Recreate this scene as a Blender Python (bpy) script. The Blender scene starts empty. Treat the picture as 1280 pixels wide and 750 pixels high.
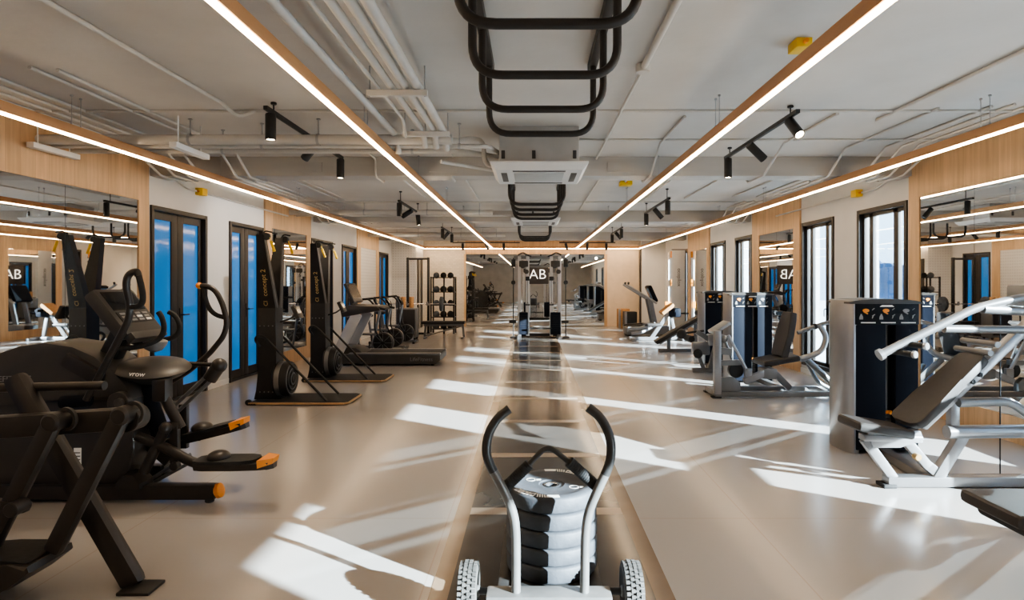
import bpy, bmesh, math, random
from mathutils import Vector, Matrix, Quaternion
random.seed(7)
S = bpy.context.scene
COL = S.collection
PI = math.pi
F, CX, CY, CH = 750.0, 665.0, 354.0, 1.53

def at(px, py, Y):
    """world point seen at photo pixel (px,py) at depth Y"""
    return Vector(((px-CX)*Y/F, Y, CH-(py-CY)*Y/F))

# ------------------------------------------------------------------ materials
MATS = {}
def mat(name, col, rough=0.5, metal=0.0, var=0.12, scale=6.0, emit=None, estr=0.0, bump=0.0, bscale=40.0,
        stretch=(1, 1, 1), spec=0.5, coat=0.0):
    m = bpy.data.materials.new(name); m.use_nodes = True
    nt = m.node_tree; b = nt.nodes['Principled BSDF']
    b.inputs['Roughness'].default_value = rough
    b.inputs['Metallic'].default_value = metal
    b.inputs['Specular IOR Level'].default_value = spec
    b.inputs['Coat Weight'].default_value = coat
    tc = nt.nodes.new('ShaderNodeTexCoord'); mp = nt.nodes.new('ShaderNodeMapping')
    mp.inputs['Scale'].default_value = stretch
    nt.links.new(tc.outputs['Object'], mp.inputs['Vector'])
    n = nt.nodes.new('ShaderNodeTexNoise'); n.inputs['Scale'].default_value = scale
    n.inputs['Detail'].default_value = 4
    nt.links.new(mp.outputs['Vector'], n.inputs['Vector'])
    r = nt.nodes.new('ShaderNodeValToRGB')
    r.color_ramp.elements[0].position = 0.3; r.color_ramp.elements[1].position = 0.7
    r.color_ramp.elements[0].color = tuple(c*(1-var) for c in col)+(1,)
    r.color_ramp.elements[1].color = tuple(min(1, c*(1+var)) for c in col)+(1,)
    nt.links.new(n.outputs['Fac'], r.inputs['Fac'])
    nt.links.new(r.outputs['Color'], b.inputs['Base Color'])
    if emit:
        b.inputs['Emission Color'].default_value = tuple(emit)+(1,)
        b.inputs['Emission Strength'].default_value = estr
    if bump:
        n2 = nt.nodes.new('ShaderNodeTexNoise'); n2.inputs['Scale'].default_value = bscale
        nt.links.new(tc.outputs['Object'], n2.inputs['Vector'])
        bp = nt.nodes.new('ShaderNodeBump'); bp.inputs['Strength'].default_value = bump
        bp.inputs['Distance'].default_value = 0.01
        nt.links.new(n2.outputs['Fac'], bp.inputs['Height'])
        nt.links.new(bp.outputs['Normal'], b.inputs['Normal'])
    MATS[name] = m
    return m

M_ceiling = mat('ceiling_paint', (0.60, 0.575, 0.545), 0.85, var=0.06, scale=1.5, bump=0.25, bscale=12)
M_beam = mat('beam_paint', (0.50, 0.48, 0.455), 0.8, var=0.07, scale=3, stretch=(0.3, 1, 2))
M_wall = mat('white_wall_paint', (0.66, 0.65, 0.635), 0.8, var=0.03, scale=2, bump=0.08, bscale=60)
M_pipe = mat('pipe_paint', (0.60, 0.575, 0.54), 0.55, var=0.06, scale=5)
M_frame = mat('dark_bronze_frame', (0.022, 0.018, 0.016), 0.45, var=0.1)
M_black = mat('black_powder_coat', (0.016, 0.015, 0.015), 0.42, var=0.15, scale=20)
M_bars = mat('black_brown_bar', (0.022, 0.018, 0.016), 0.5, var=0.15, scale=20)
M_rubber = mat('black_rubber', (0.022, 0.022, 0.023), 0.7, var=0.2, scale=30, bump=0.1, bscale=120)
M_foam = mat('foam_grip', (0.02, 0.02, 0.021), 0.75, var=0.2, scale=40)
M_pad = mat('black_vinyl', (0.030, 0.026, 0.025), 0.48, var=0.12, scale=30, bump=0.06, bscale=200)
M_silver = mat('silver_paint', (0.33, 0.33, 0.34), 0.30, metal=0.65, var=0.05, scale=8)
M_silver2 = mat('grey_metal_paint', (0.22, 0.22, 0.225), 0.34, metal=0.55, var=0.06, scale=8)
M_column = mat('pale_silver', (0.60, 0.60, 0.61), 0.35, metal=0.25, var=0.04)
M_steel = mat('bright_steel', (0.72, 0.72, 0.73), 0.22, metal=1.0, var=0.04)
M_navy = mat('slate_blue_shroud', (0.0085, 0.0105, 0.017), 0.6, var=0.08, scale=3, spec=0.10)
M_shroud = mat('charcoal_plastic', (0.052, 0.048, 0.045), 0.42, var=0.1, scale=8)
M_ellip = mat('brown_black_metal', (0.026, 0.021, 0.019), 0.42, var=0.15, scale=12)
M_orange = mat('orange_plastic', (0.85, 0.30, 0.03), 0.45, var=0.08)
M_yellow = mat('yellow_plastic', (0.85, 0.55, 0.03), 0.45, var=0.08)
M_white = mat('white_plastic', (0.80, 0.79, 0.77), 0.45, var=0.03)
M_letter = mat('white_lettering', (0.72, 0.70, 0.66), 0.5, var=0.03, emit=(1, .95, .88), estr=0.05)
M_gold = mat('gold_lettering', (0.72, 0.50, 0.20), 0.4, var=0.05)
M_darktext = mat('dark_lettering', (0.05, 0.04, 0.035), 0.5, var=0.05)
M_casing = mat('galvanised_casing', (0.44, 0.44, 0.44), 0.42, metal=0.5, var=0.08, scale=4)
M_acw = mat('cassette_white', (0.74, 0.74, 0.73), 0.45, var=0.02)
M_grille = mat('cassette_grille', (0.50, 0.50, 0.49), 0.6, var=0.05)
M_mirror = mat('mirror_glass', (0.84, 0.845, 0.84), 0.012, metal=1.0, var=0.01)
M_copper = mat('copper_profile', (0.58, 0.31, 0.145), 0.45, metal=0.1, var=0.1, scale=10, stretch=(1, .1, 1))
M_led = mat('led_diffuser', (1, .9, .78), 0.6, var=0.0, emit=(1.0, 0.74, 0.46), estr=13.0)
M_lens = mat('lamp_lens', (1, .9, .75), 0.4, var=0.0, emit=(1.0, 0.80, 0.55), estr=18.0)
M_neon = mat('neon_letters', (1, .97, .9), 0.5, var=0.0, emit=(1.0, 0.95, 0.86), estr=0.9)
M_bluefilm = mat('blue_film_glass', (0.018, 0.13, 0.36), 0.08, var=0.12, scale=0.8, emit=(0.02, 0.17, 0.46), estr=0.30)  # emission stands in for daylight behind the film
M_board = mat('pegboard', (0.60, 0.58, 0.55), 0.7, var=0.03)
M_ply = mat('plywood_edge', (0.55, 0.36, 0.19), 0.55, var=0.12, scale=14, stretch=(1, 1, 6))
M_cork = mat('cork_brown', (0.42, 0.22, 0.09), 0.7, var=0.2, scale=30)
M_screen = mat('dark_screen', (0.012, 0.014, 0.017), 0.12, var=0.2)
M_greytex = mat('grey_key_panel', (0.25, 0.245, 0.24), 0.5, var=0.1, scale=30)
M_plate = mat('worn_bumper_rubber', (0.060, 0.066, 0.078), 0.6, var=0.35, scale=9, bump=0.12, bscale=60)
M_sled = mat('sled_grey_paint', (0.17, 0.168, 0.165), 0.38, metal=0.25, var=0.12, scale=14)
M_sleddark = mat('sled_dark_finish', (0.030, 0.029, 0.029), 0.5, var=0.2, scale=20)
M_terr = mat('terrace_stone', (0.62, 0.62, 0.62), 0.8, var=0.1, scale=2)
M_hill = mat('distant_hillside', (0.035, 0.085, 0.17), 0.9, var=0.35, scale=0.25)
M_facade = mat('pale_facade', (0.62, 0.70, 0.78), 0.7, var=0.08, scale=0.6)

def wood_material():
    m = mat('oak_veneer', (0.60, 0.40, 0.235), 0.5, var=0.13, scale=7, stretch=(3, 3, 0.22))
    nt = m.node_tree; b = nt.nodes['Principled BSDF']
    ramp = [n for n in nt.nodes if n.type == 'VALTORGB'][0]
    tc = [n for n in nt.nodes if n.type == 'TEX_COORD'][0]
    sep = nt.nodes.new('ShaderNodeSeparateXYZ'); nt.links.new(tc.outputs['Object'], sep.inputs[0])
    add = nt.nodes.new('ShaderNodeMath'); add.operation = 'ADD'
    nt.links.new(sep.outputs['X'], add.inputs[0]); nt.links.new(sep.outputs['Y'], add.inputs[1])
    mul = nt.nodes.new('ShaderNodeMath'); mul.operation = 'MULTIPLY'; mul.inputs[1].default_value = 1/0.16
    nt.links.new(add.outputs[0], mul.inputs[0])
    fr = nt.nodes.new('ShaderNodeMath'); fr.operation = 'FRACT'; nt.links.new(mul.outputs[0], fr.inputs[0])
    lt = nt.nodes.new('ShaderNodeMath'); lt.operation = 'LESS_THAN'; lt.inputs[1].default_value = 0.03
    nt.links.new(fr.outputs[0], lt.inputs[0])
    fl = nt.nodes.new('ShaderNodeMath'); fl.operation = 'FLOOR'; nt.links.new(mul.outputs[0], fl.inputs[0])
    wn = nt.nodes.new('ShaderNodeTexWhiteNoise'); wn.noise_dimensions = '1D'
    nt.links.new(fl.outputs[0], wn.inputs['W'])
    mr = nt.nodes.new('ShaderNodeMapRange'); mr.inputs['To Min'].default_value = 0.90; mr.inputs['To Max'].default_value = 1.06
    nt.links.new(wn.outputs['Value'], mr.inputs['Value'])
    sb = nt.nodes.new('ShaderNodeMath'); sb.operation = 'MULTIPLY_ADD'; sb.inputs[1].default_value = -0.22
    nt.links.new(lt.outputs[0], sb.inputs[0]); nt.links.new(mr.outputs[0], sb.inputs[2])
    mix = nt.nodes.new('ShaderNodeMix'); mix.data_type = 'RGBA'; mix.blend_type = 'MULTIPLY'
    mix.inputs['Factor'].default_value = 1
    nt.links.new(ramp.outputs['Color'], mix.inputs['A']); nt.links.new(sb.outputs[0], mix.inputs['B'])
    nt.links.new(mix.outputs['Result'], b.inputs['Base Color'])
    return m
M_wood = wood_material()

def floor_material():
    m = mat('poured_grey_floor', (0.43, 0.405, 0.387), 0.25, var=0.035, scale=0.5, spec=0.55)
    [n for n in m.node_tree.nodes if n.type == 'TEX_NOISE'][0].inputs['Detail'].default_value = 1
    nt = m.node_tree; b = nt.nodes['Principled BSDF']
    ramp = [n for n in nt.nodes if n.type == 'VALTORGB'][0]
    tc = [n for n in nt.nodes if n.type == 'TEX_COORD'][0]
    sep = nt.nodes.new('ShaderNodeSeparateXYZ'); nt.links.new(tc.outputs['Object'], sep.inputs[0])
    outs = []
    for ax, per, off in (('X', 1.95, 0.55), ('Y', 4.6, 0.7)):
        a = nt.nodes.new('ShaderNodeMath'); a.operation = 'ADD'; a.inputs[1].default_value = off+100*per
        nt.links.new(sep.outputs[ax], a.inputs[0])
        d = nt.nodes.new('ShaderNodeMath'); d.operation = 'DIVIDE'; d.inputs[1].default_value = per
        nt.links.new(a.outputs[0], d.inputs[0])
        f = nt.nodes.new('ShaderNodeMath'); f.operation = 'FRACT'; nt.links.new(d.outputs[0], f.inputs[0])
        l = nt.nodes.new('ShaderNodeMath'); l.operation = 'LESS_THAN'; l.inputs[1].default_value = 0.008/per
        nt.links.new(f.outputs[0], l.inputs[0]); outs.append(l)
    mx = nt.nodes.new('ShaderNodeMath'); mx.operation = 'MAXIMUM'
    nt.links.new(outs[0].outputs[0], mx.inputs[0]); nt.links.new(outs[1].outputs[0], mx.inputs[1])
    sc = nt.nodes.new('ShaderNodeMath'); sc.operation = 'MULTIPLY'; sc.inputs[1].default_value = 0.28
    nt.links.new(mx.outputs[0], sc.inputs[0])
    mix = nt.nodes.new('ShaderNodeMix'); mix.data_type = 'RGBA'
    nt.links.new(sc.outputs[0], mix.inputs['Factor'])
    nt.links.new(ramp.outputs['Color'], mix.inputs['A']); mix.inputs['B'].default_value = (0.30, 0.19, 0.12, 1)
    nt.links.new(mix.outputs['Result'], b.inputs['Base Color'])
    # roughness variation
    n2 = nt.nodes.new('ShaderNodeTexNoise'); n2.inputs['Scale'].default_value = 3.0
    nt.links.new(tc.outputs['Object'], n2.inputs['Vector'])
    mr = nt.nodes.new('ShaderNodeMapRange'); mr.inputs['To Min'].default_value = 0.15; mr.inputs['To Max'].default_value = 0.22
    nt.links.new(n2.outputs['Fac'], mr.inputs['Value']); nt.links.new(mr.outputs[0], b.inputs['Roughness'])
    return m
M_floor = floor_material()
M_lane_tan = mat('lane_tan_rubber', (0.22, 0.155, 0.105), 0.18, var=0.12, scale=2.2)
M_lane_dark = mat('lane_dark_rubber', (0.080, 0.071, 0.064), 0.15, var=0.15, scale=2.5)
M_lane_line = mat('lane_line', (0.38, 0.31, 0.25), 0.2, var=0.06, scale=4)

def brick_material():
    m = mat('whitewashed_brick', (0.62, 0.56, 0.49), 0.8, var=0.05)
    nt = m.node_tree; b = nt.nodes['Principled BSDF']
    tc = [n for n in nt.nodes if n.type == 'TEX_COORD'][0]
    mp = nt.nodes.new('ShaderNodeMapping'); mp.inputs['Rotation'].default_value = (PI/2, 0, 0)
    nt.links.new(tc.outputs['Object'], mp.inputs['Vector'])
    br = nt.nodes.new('ShaderNodeTexBrick'); br.inputs['Scale'].default_value = 4
    br.inputs['Color1'].default_value = (0.64, 0.57, 0.49, 1); br.inputs['Color2'].default_value = (0.56, 0.50, 0.43, 1)
    br.inputs['Mortar'].default_value = (0.50, 0.44, 0.37, 1); br.inputs['Mortar Size'].default_value = 0.02
    nt.links.new(mp.outputs[0], br.inputs['Vector'])
    nt.links.new(br.outputs['Color'], b.inputs['Base Color'])
    return m
M_brick = brick_material()

def peg_material():
    m = mat('perforated_board', (0.60, 0.58, 0.555), 0.65, var=0.02)
    nt = m.node_tree; b = nt.nodes['Principled BSDF']
    tc = [n for n in nt.nodes if n.type == 'TEX_COORD'][0]
    ramp = [n for n in nt.nodes if n.type == 'VALTORGB'][0]
    vm = nt.nodes.new('ShaderNodeVectorMath'); vm.operation = 'SCALE'; vm.inputs['Scale'].default_value = 1/0.085
    nt.links.new(tc.outputs['Object'], vm.inputs[0])
    fr = nt.nodes.new('ShaderNodeVectorMath'); fr.operation = 'FRACTION'; nt.links.new(vm.outputs[0], fr.inputs[0])
    sep = nt.nodes.new('ShaderNodeSeparateXYZ'); nt.links.new(fr.outputs[0], sep.inputs[0])
    ad = nt.nodes.new('ShaderNodeMath'); ad.operation = 'ADD'
    # horizontal coordinate is whichever of x / y runs along the board
    sep0 = nt.nodes.new('ShaderNodeSeparateXYZ'); nt.links.new(tc.outputs['Object'], sep0.inputs[0])
    nt.links.new(sep0.outputs['X'], ad.inputs[0]); nt.links.new(sep0.outputs['Y'], ad.inputs[1])
    dv = nt.nodes.new('ShaderNodeMath'); dv.operation = 'DIVIDE'; dv.inputs[1].default_value = 0.085
    nt.links.new(ad.outputs[0], dv.inputs[0])
    f2 = nt.nodes.new('ShaderNodeMath'); f2.operation = 'FRACT'; nt.links.new(dv.outputs[0], f2.inputs[0])
    cb = nt.nodes.new('ShaderNodeCombineXYZ')
    nt.links.new(f2.outputs[0], cb.inputs['X']); nt.links.new(sep.outputs['Z'], cb.inputs['Y'])
    ds = nt.nodes.new('ShaderNodeVectorMath'); ds.operation = 'DISTANCE'; ds.inputs[1].default_value = (0.5, 0.5, 0)
    nt.links.new(cb.outputs[0], ds.inputs[0])
    lt = nt.nodes.new('ShaderNodeMath'); lt.operation = 'LESS_THAN'; lt.inputs[1].default_value = 0.2
    nt.links.new(ds.outputs['Value'], lt.inputs[0])
    mix = nt.nodes.new('ShaderNodeMix'); mix.data_type = 'RGBA'
    nt.links.new(lt.outputs[0], mix.inputs['Factor']); nt.links.new(ramp.outputs['Color'], mix.inputs['A'])
    mix.inputs['B'].default_value = (0.45, 0.43, 0.41, 1)
    nt.links.new(mix.outputs['Result'], b.inputs['Base Color'])
    return m
M_peg = peg_material()

def glass_material():
    m = bpy.data.materials.new('window_glass'); m.use_nodes = True
    nt = m.node_tree; nt.nodes.clear()
    out = nt.nodes.new('ShaderNodeOutputMaterial')
    tr = nt.nodes.new('ShaderNodeBsdfTransparent'); tr.inputs['Color'].default_value = (0.74, 0.87, 0.95, 1)
    gl = nt.nodes.new('ShaderNodeBsdfGlossy'); gl.inputs['Roughness'].default_value = 0.02
    fz = nt.nodes.new('ShaderNodeLayerWeight'); fz.inputs['Blend'].default_value = 0.25
    mr = nt.nodes.new('ShaderNodeMapRange'); mr.inputs['To Min'].default_value = 0.02; mr.inputs['To Max'].default_value = 0.35
    nt.links.new(fz.outputs['Fresnel'], mr.inputs['Value'])
    mx = nt.nodes.new('ShaderNodeMixShader')
    nt.links.new(mr.outputs[0], mx.inputs['Fac']); nt.links.new(tr.outputs[0], mx.inputs[1]); nt.links.new(gl.outputs[0], mx.inputs[2])
    nt.links.new(mx.outputs[0], out.inputs['Surface'])
    return m
M_glass = glass_material()

# ------------------------------------------------------------------ mesh builder
def fillet(pts, r, n=6):
    pts = [Vector(p) for p in pts]
    out = [pts[0]]
    for i in range(1, len(pts)-1):
        p = pts[i]; a = pts[i-1]-p; b = pts[i+1]-p
        ra = min(r, a.length*0.48); rb = min(r, b.length*0.48)
        p0 = p+a.normalized()*ra; p1 = p+b.normalized()*rb
        for k in range(n+1):
            t = k/n
            out.append((1-t)**2*p0+2*t*(1-t)*p+t*t*p1)
    out.append(pts[-1])
    return out

class MB:
    def __init__(self): self.bm = bmesh.new()
    def box(self, lo, hi, bevel=0.0, mtx=None, seg=2):
        lo = Vector(lo); hi = Vector(hi)
        t = bmesh.new(); bmesh.ops.create_cube(t, size=1)
        c = (lo+hi)/2; s = hi-lo
        for v in t.verts: v.co = Vector((v.co.x*s.x, v.co.y*s.y, v.co.z*s.z))
        if bevel > 0:
            bevel = min(bevel, 0.45*min(abs(s.x), abs(s.y), abs(s.z)))
            bmesh.ops.bevel(t, geom=t.edges[:], offset=bevel, segments=seg, profile=0.6, affect='EDGES', clamp_overlap=True)
        for v in t.verts:
            v.co = (mtx @ (v.co) if mtx else v.co)+c
        self._merge(t); return self
    def _merge(self, t):
        vm = {}
        for v in t.verts: vm[v] = self.bm.verts.new(v.co)
        for f in t.faces:
            try: self.bm.faces.new([vm[v] for v in f.verts])
            except ValueError: pass
        t.free()
    def bar(self, a, b, w, h, up=(0, 0, 1), bevel=0.005):
        """rectangular bar from a to b, w across, h along up"""
        a = Vector(a); b = Vector(b); d = (b-a); L = d.length; d.normalize()
        u = Vector(up); s = d.cross(u)
        if s.length < 1e-4: s = d.cross(Vector((1, 0, 0)))
        s.normalize(); u = s.cross(d).normalized()
        m = Matrix((d, s, u)).transposed()
        c = (a+b)/2
        self.box(c-Vector((L/2, w/2, h/2)), c+Vector((L/2, w/2, h/2)), bevel, m); return self
    def tube(self, pts, r, seg=12, caps=True, closed=False, rad=None):
        pts = [Vector(p) for p in pts]
        n = len(pts); rings = []
        tang = []
        for i in range(n):
            if closed: t = pts[(i+1) % n]-pts[i-1]
            elif i == 0: t = pts[1]-pts[0]
            elif i == n-1: t = pts[-1]-pts[-2]
            else: t = (pts[i+1]-pts[i]).normalized()+(pts[i]-pts[i-1]).normalized()
            if t.length < 1e-9: t = Vector((0, 0, 1))
            tang.append(t.normalized())
        ref = Vector((0, 0, 1)) if abs(tang[0].z) < 0.9 else Vector((1, 0, 0))
        u = tang[0].cross(ref).normalized()
        for i in range(n):
            if i > 0:
                q = tang[i-1].rotation_difference(tang[i]); u = q @ u
            v = tang[i].cross(u).normalized()
            rr = rad[i] if rad else r
            rings.append([self.bm.verts.new(pts[i]+(u*math.cos(2*PI*k/seg)+v*math.sin(2*PI*k/seg))*rr) for k in range(seg)])
        m = n if closed else n-1
        for i in range(m):
            A = rings[i]; B = rings[(i+1) % n]
            for k in range(seg):
                self.bm.faces.new((A[k], A[(k+1) % seg], B[(k+1) % seg], B[k]))
        if caps and not closed:
            self.bm.faces.new(rings[0][::-1]); self.bm.faces.new(rings[-1])
        return self
    def lathe(self, prof, c, axis=(0, 0, 1), seg=32):
        """prof: list of (radius, height along axis); open ends capped when radius > 0"""
        c = Vector(c); q = Vector((0, 0, 1)).rotation_difference(Vector(axis).normalized())
        rings = []
        for (r, h) in prof:
            rings.append([self.bm.verts.new(c+q @ Vector((max(r, 1e-4)*math.cos(2*PI*k/seg), max(r, 1e-4)*math.sin(2*PI*k/seg), h))) for k in range(seg)])
        for i in range(len(rings)-1):
            A, B = rings[i], rings[i+1]
            for k in range(seg): self.bm.faces.new((A[k], A[(k+1) % seg], B[(k+1) % seg], B[k]))
        if prof[0] != prof[-1]:
            self.bm.faces.new(rings[0][::-1]); self.bm.faces.new(rings[-1])
        return self
    def disc(self, c, r, d, axis=(0, 0, 1), seg=24, bev=0.004):
        bev = min(bev, r*0.4, d*0.4)
        return self.lathe([(r-bev, -d/2), (r, -d/2+bev), (r, d/2-bev), (r-bev, d/2)], c, axis, seg)
    def hexa(self, p):
        """8 points: bottom quad then top quad"""
        v = [self.bm.verts.new(Vector(q)) for q in p]
        for f in ((3, 2, 1, 0), (4, 5, 6, 7), (0, 1, 5, 4), (1, 2, 6, 5), (2, 3, 7, 6), (3, 0, 4, 7)):
            self.bm.faces.new([v[i] for i in f])
        return self
    def prism(self, poly, axis, a0, a1, bevel=0.0):
        """poly in the plane normal to axis ('x': (y,z), 'y': (x,z), 'z': (x,y)), extruded from a0 to a1"""
        t = bmesh.new()
        mk = {'x': lambda p, a: (a, p[0], p[1]), 'y': lambda p, a: (p[0], a, p[1]), 'z': lambda p, a: (p[0], p[1], a)}[axis]
        A = [t.verts.new(mk(p, a0)) for p in poly]; B = [t.verts.new(mk(p, a1)) for p in poly]
        n = len(poly)
        t.faces.new(A); t.faces.new(B[::-1])
        for i in range(n): t.faces.new((A[i], B[i], B[(i+1) % n], A[(i+1) % n]))
        if bevel:
            ed = [e for e in t.edges if (e.verts[0] in A) == (e.verts[1] in A)]
            bmesh.ops.bevel(t, geom=ed, offset=bevel, segments=2, profile=0.6, affect='EDGES', clamp_overlap=True)
        self._merge(t); return self
    def sphere(self, c, r, sc=(1, 1, 1), u=18, v=10):
        t = bmesh.new(); bmesh.ops.create_uvsphere(t, u_segments=u, v_segments=v, radius=r)
        for w in t.verts: w.co = Vector((w.co.x*sc[0], w.co.y*sc[1], w.co.z*sc[2]))+Vector(c)
        self._merge(t); return self
    def build(self, name, material, parent=None, smooth=True):
        off = Vector((0, 0, 0))
        if parent is not None:
            off = root_of(parent)['_org'] if '_org' in root_of(parent) else (0, 0, 0)
            off = Vector(off)
        bmesh.ops.recalc_face_normals(self.bm, faces=self.bm.faces[:])
        for v in self.bm.verts: v.co -= off
        me = bpy.data.meshes.new(name); self.bm.to_mesh(me); self.bm.free()
        me.materials.append(material)
        if smooth:
            for p in me.polygons: p.use_smooth = True
            me.set_sharp_from_angle(angle=math.radians(35))
        o = bpy.data.objects.new(name, me); COL.objects.link(o)
        if parent is not None: o.parent = parent
        return o

def root_of(o):
    while o.parent is not None: o = o.parent
    return o

def tag(o, label=None, cat=None, group=None, kind=None):
    if label: o['label'] = label
    if cat: o['category'] = cat
    if group: o['group'] = group
    if kind: o['kind'] = kind
    return o

def thing(name, label, cat, org=(0, 0, 0), group=None):
    o = bpy.data.objects.new(name, None); COL.objects.link(o)
    o.empty_display_size = 0.1
    o.location = org; o['_org'] = tuple(org)
    return tag(o, label, cat, group)

def struct_root(name, org=(0, 0, 0)):
    o = bpy.data.objects.new(name, None); COL.objects.link(o)
    o.location = org; o['_org'] = tuple(org); o['kind'] = 'structure'
    return o

def struct(name, mb, m, parent=None):
    o = mb.build(name, m, parent)
    if parent is None: o['kind'] = 'structure'
    return o

def copy_tree(o, parent=None):
    c = o.copy(); COL.objects.link(c)
    if parent is not None: c.parent = parent
    for ch in list(o.children): copy_tree(ch, c)
    return c

def single(name, mb, m, label, cat, group=None):
    o = mb.build(name, m); return tag(o, label, cat, group)

def text(name, s, size, pos, xd, yd, m, parent, extrude=0.002, offset=0.0):
    cu = bpy.data.curves.new(name, 'FONT'); cu.body = s; cu.size = size; cu.extrude = extrude; cu.offset = offset
    cu.align_x = 'CENTER'; cu.align_y = 'CENTER'; cu.resolution_u = 3
    t = bpy.data.objects.new(name, cu); COL.objects.link(t)
    bpy.context.view_layer.update()
    dg = bpy.context.evaluated_depsgraph_get()
    me = bpy.data.meshes.new_from_object(t.evaluated_get(dg))
    COL.objects.unlink(t); bpy.data.objects.remove(t); bpy.data.curves.remove(cu)
    xd = Vector(xd).normalized(); yd = Vector(yd).normalized(); zd = xd.cross(yd)
    off = Vector(root_of(parent)['_org']) if parent is not None and '_org' in root_of(parent) else Vector((0, 0, 0))
    for v in me.vertices:
        v.co = Vector(pos)-off+xd*v.co.x+yd*v.co.y+zd*v.co.z
    me.materials.clear(); me.materials.append(m); me.name = name
    o = bpy.data.objects.new(name, me); COL.objects.link(o)
    if parent is not None: o.parent = parent
    return o

def V(*a): return Vector(a)

# ------------------------------------------------------------------ room shell
XW, YB, YF, ZC = 4.65, -5.0, 21.25, 3.07
WT = 0.30
mb = MB(); mb.box((-XW-WT, YB-WT, -0.12), (XW+WT, YF+WT, 0)); struct('floor', mb, M_floor)
mb = MB(); mb.box((-XW-WT, YB-WT, ZC), (XW+WT, YF+WT, ZC+0.10)); struct('ceiling', mb, M_ceiling)
for i, y in enumerate((7.3, 12.75, 18.1)):
    mb = MB(); mb.box((-XW, y, ZC-0.235), (XW, y+0.32, ZC+0.001), 0.008); struct('trim_%d' % (i+1), mb, M_beam)

def wall_with_openings(name, x0, x1, opens):
    """wall along Y between x0 and x1; opens = (y0, y1, z0, z1)"""
    mb = MB(); y = YB
    for (a, b, z0, z1) in sorted(opens):
        mb.box((x0, y, 0), (x1, a, ZC))
        if z0 > 0.001: mb.box((x0, a, 0), (x1, b, z0))
        mb.box((x0, a, z1), (x1, b, ZC))
        y = b
    mb.box((x0, y, 0), (x1, YF+WT, ZC))
    return struct(name, mb, M_wall)

DOORS = [(1.9, 3.05), (7.30, 8.56), (9.20, 10.36), (12.62, 13.96), (14.66, 15.85), (18.2, 19.35)]
WINS = [(-1.15, 0.05), (2.42, 3.52), (4.40, 5.48), (7.42, 8.56), (9.23, 10.32), (12.65, 13.72), (14.40, 15.60), (17.85, 18.5)]
DZ, WZ0, WZ1 = 2.485, 0.14, 2.56
wall_with_openings('wall_left', -XW-WT, -XW, [(a, b, 0, DZ) for a, b in DOORS])
wall_with_openings('wall_right', XW, XW+WT, [(a, b, WZ0, WZ1) for a, b in WINS])
mb = MB(); mb.box((-XW, YF, 0), (XW, YF+WT, ZC)); struct('wall_far', mb, M_brick)
mb = MB(); mb.box((-XW, YB-WT, 0), (XW, YB, ZC)); struct('wall_back', mb, mat('brown_grey_plaster', (.52, .48, .43), .8, var=.1, scale=2))
# baseboards
mb = MB(); y = YB
for a, b in DOORS:
    mb.box((-XW, y, 0), (-XW+0.015, a-0.02, 0.08)); y = b+0.02
mb.box((-XW, y, 0), (-XW+0.015, 19.85, 0.08)); struct('baseboard_left', mb, M_white)
mb = MB(); mb.box((XW-0.015, YB, 0), (XW, 18.6, 0.08)); struct('baseboard_right', mb, M_white)

# left doors: dark frame, two blue-filmed leaves
for i, (a, b) in enumerate(DOORS):
    d = struct_root('door_%d' % (i+1), (-XW, (a+b)/2, 0))
    m2 = MB(); t = 0.055
    m2.box((-XW-0.16, a, 0), (-XW+0.025, a+t, DZ), 0.004); m2.box((-XW-0.16, b-t, 0), (-XW+0.025, b, DZ), 0.004)
    m2.box((-XW-0.16, a+t, DZ-t), (-XW+0.025, b-t, DZ), 0.004); m2.box((-XW-0.16, a+t, 0), (-XW+0.01, b-t, 0.03))
    m2.build('door_frame', M_frame, d)
    mid = (a+b)/2; st = 0.10
    for k, (p, q) in enumerate(((a+t+0.004, mid-0.003), (mid+0.003, b-t-0.004))):
        m2 = MB(); xa, xb = -XW-0.085, -XW-0.035
        sa = st if k else 0.055; sb = 0.055 if not k else st
        sa = 0.05 if k == 0 else 0.13; sb = 0.13 if k == 0 else 0.07
        m2.box((xa, p, 0.03), (xb, p+sa, DZ-t-0.004), 0.004); m2.box((xa, q-sb, 0.03), (xb, q, DZ-t-0.004), 0.004)
        m2.box((xa, p+sa, DZ-t-0.10), (xb, q-sb, DZ-t-0.004)); m2.box((xa, p+sa, 0.03), (xb, q-sb, 0.16))
        leaf = m2.build('door_leaf', M_frame, d)
        m2 = MB(); m2.box((xa+0.018, p+sa-0.01, 0.15), (xa+0.032, q-sb+0.01, DZ-t-0.09)); m2.build('pane', M_bluefilm, leaf)
        if k == 1:
            m2 = MB(); hy = p+0.055
            m2.box((xb, hy-0.018, 0.98), (xb+0.012, hy+0.018, 1.20), 0.004)
            m2.tube(fillet([(xb+0.005, hy, 1.11), (xb+0.055, hy, 1.11), (xb+0.055, hy+0.12, 1.11)], 0.02), 0.009)
            m2.build('door_handle', M_black, leaf)

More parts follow.
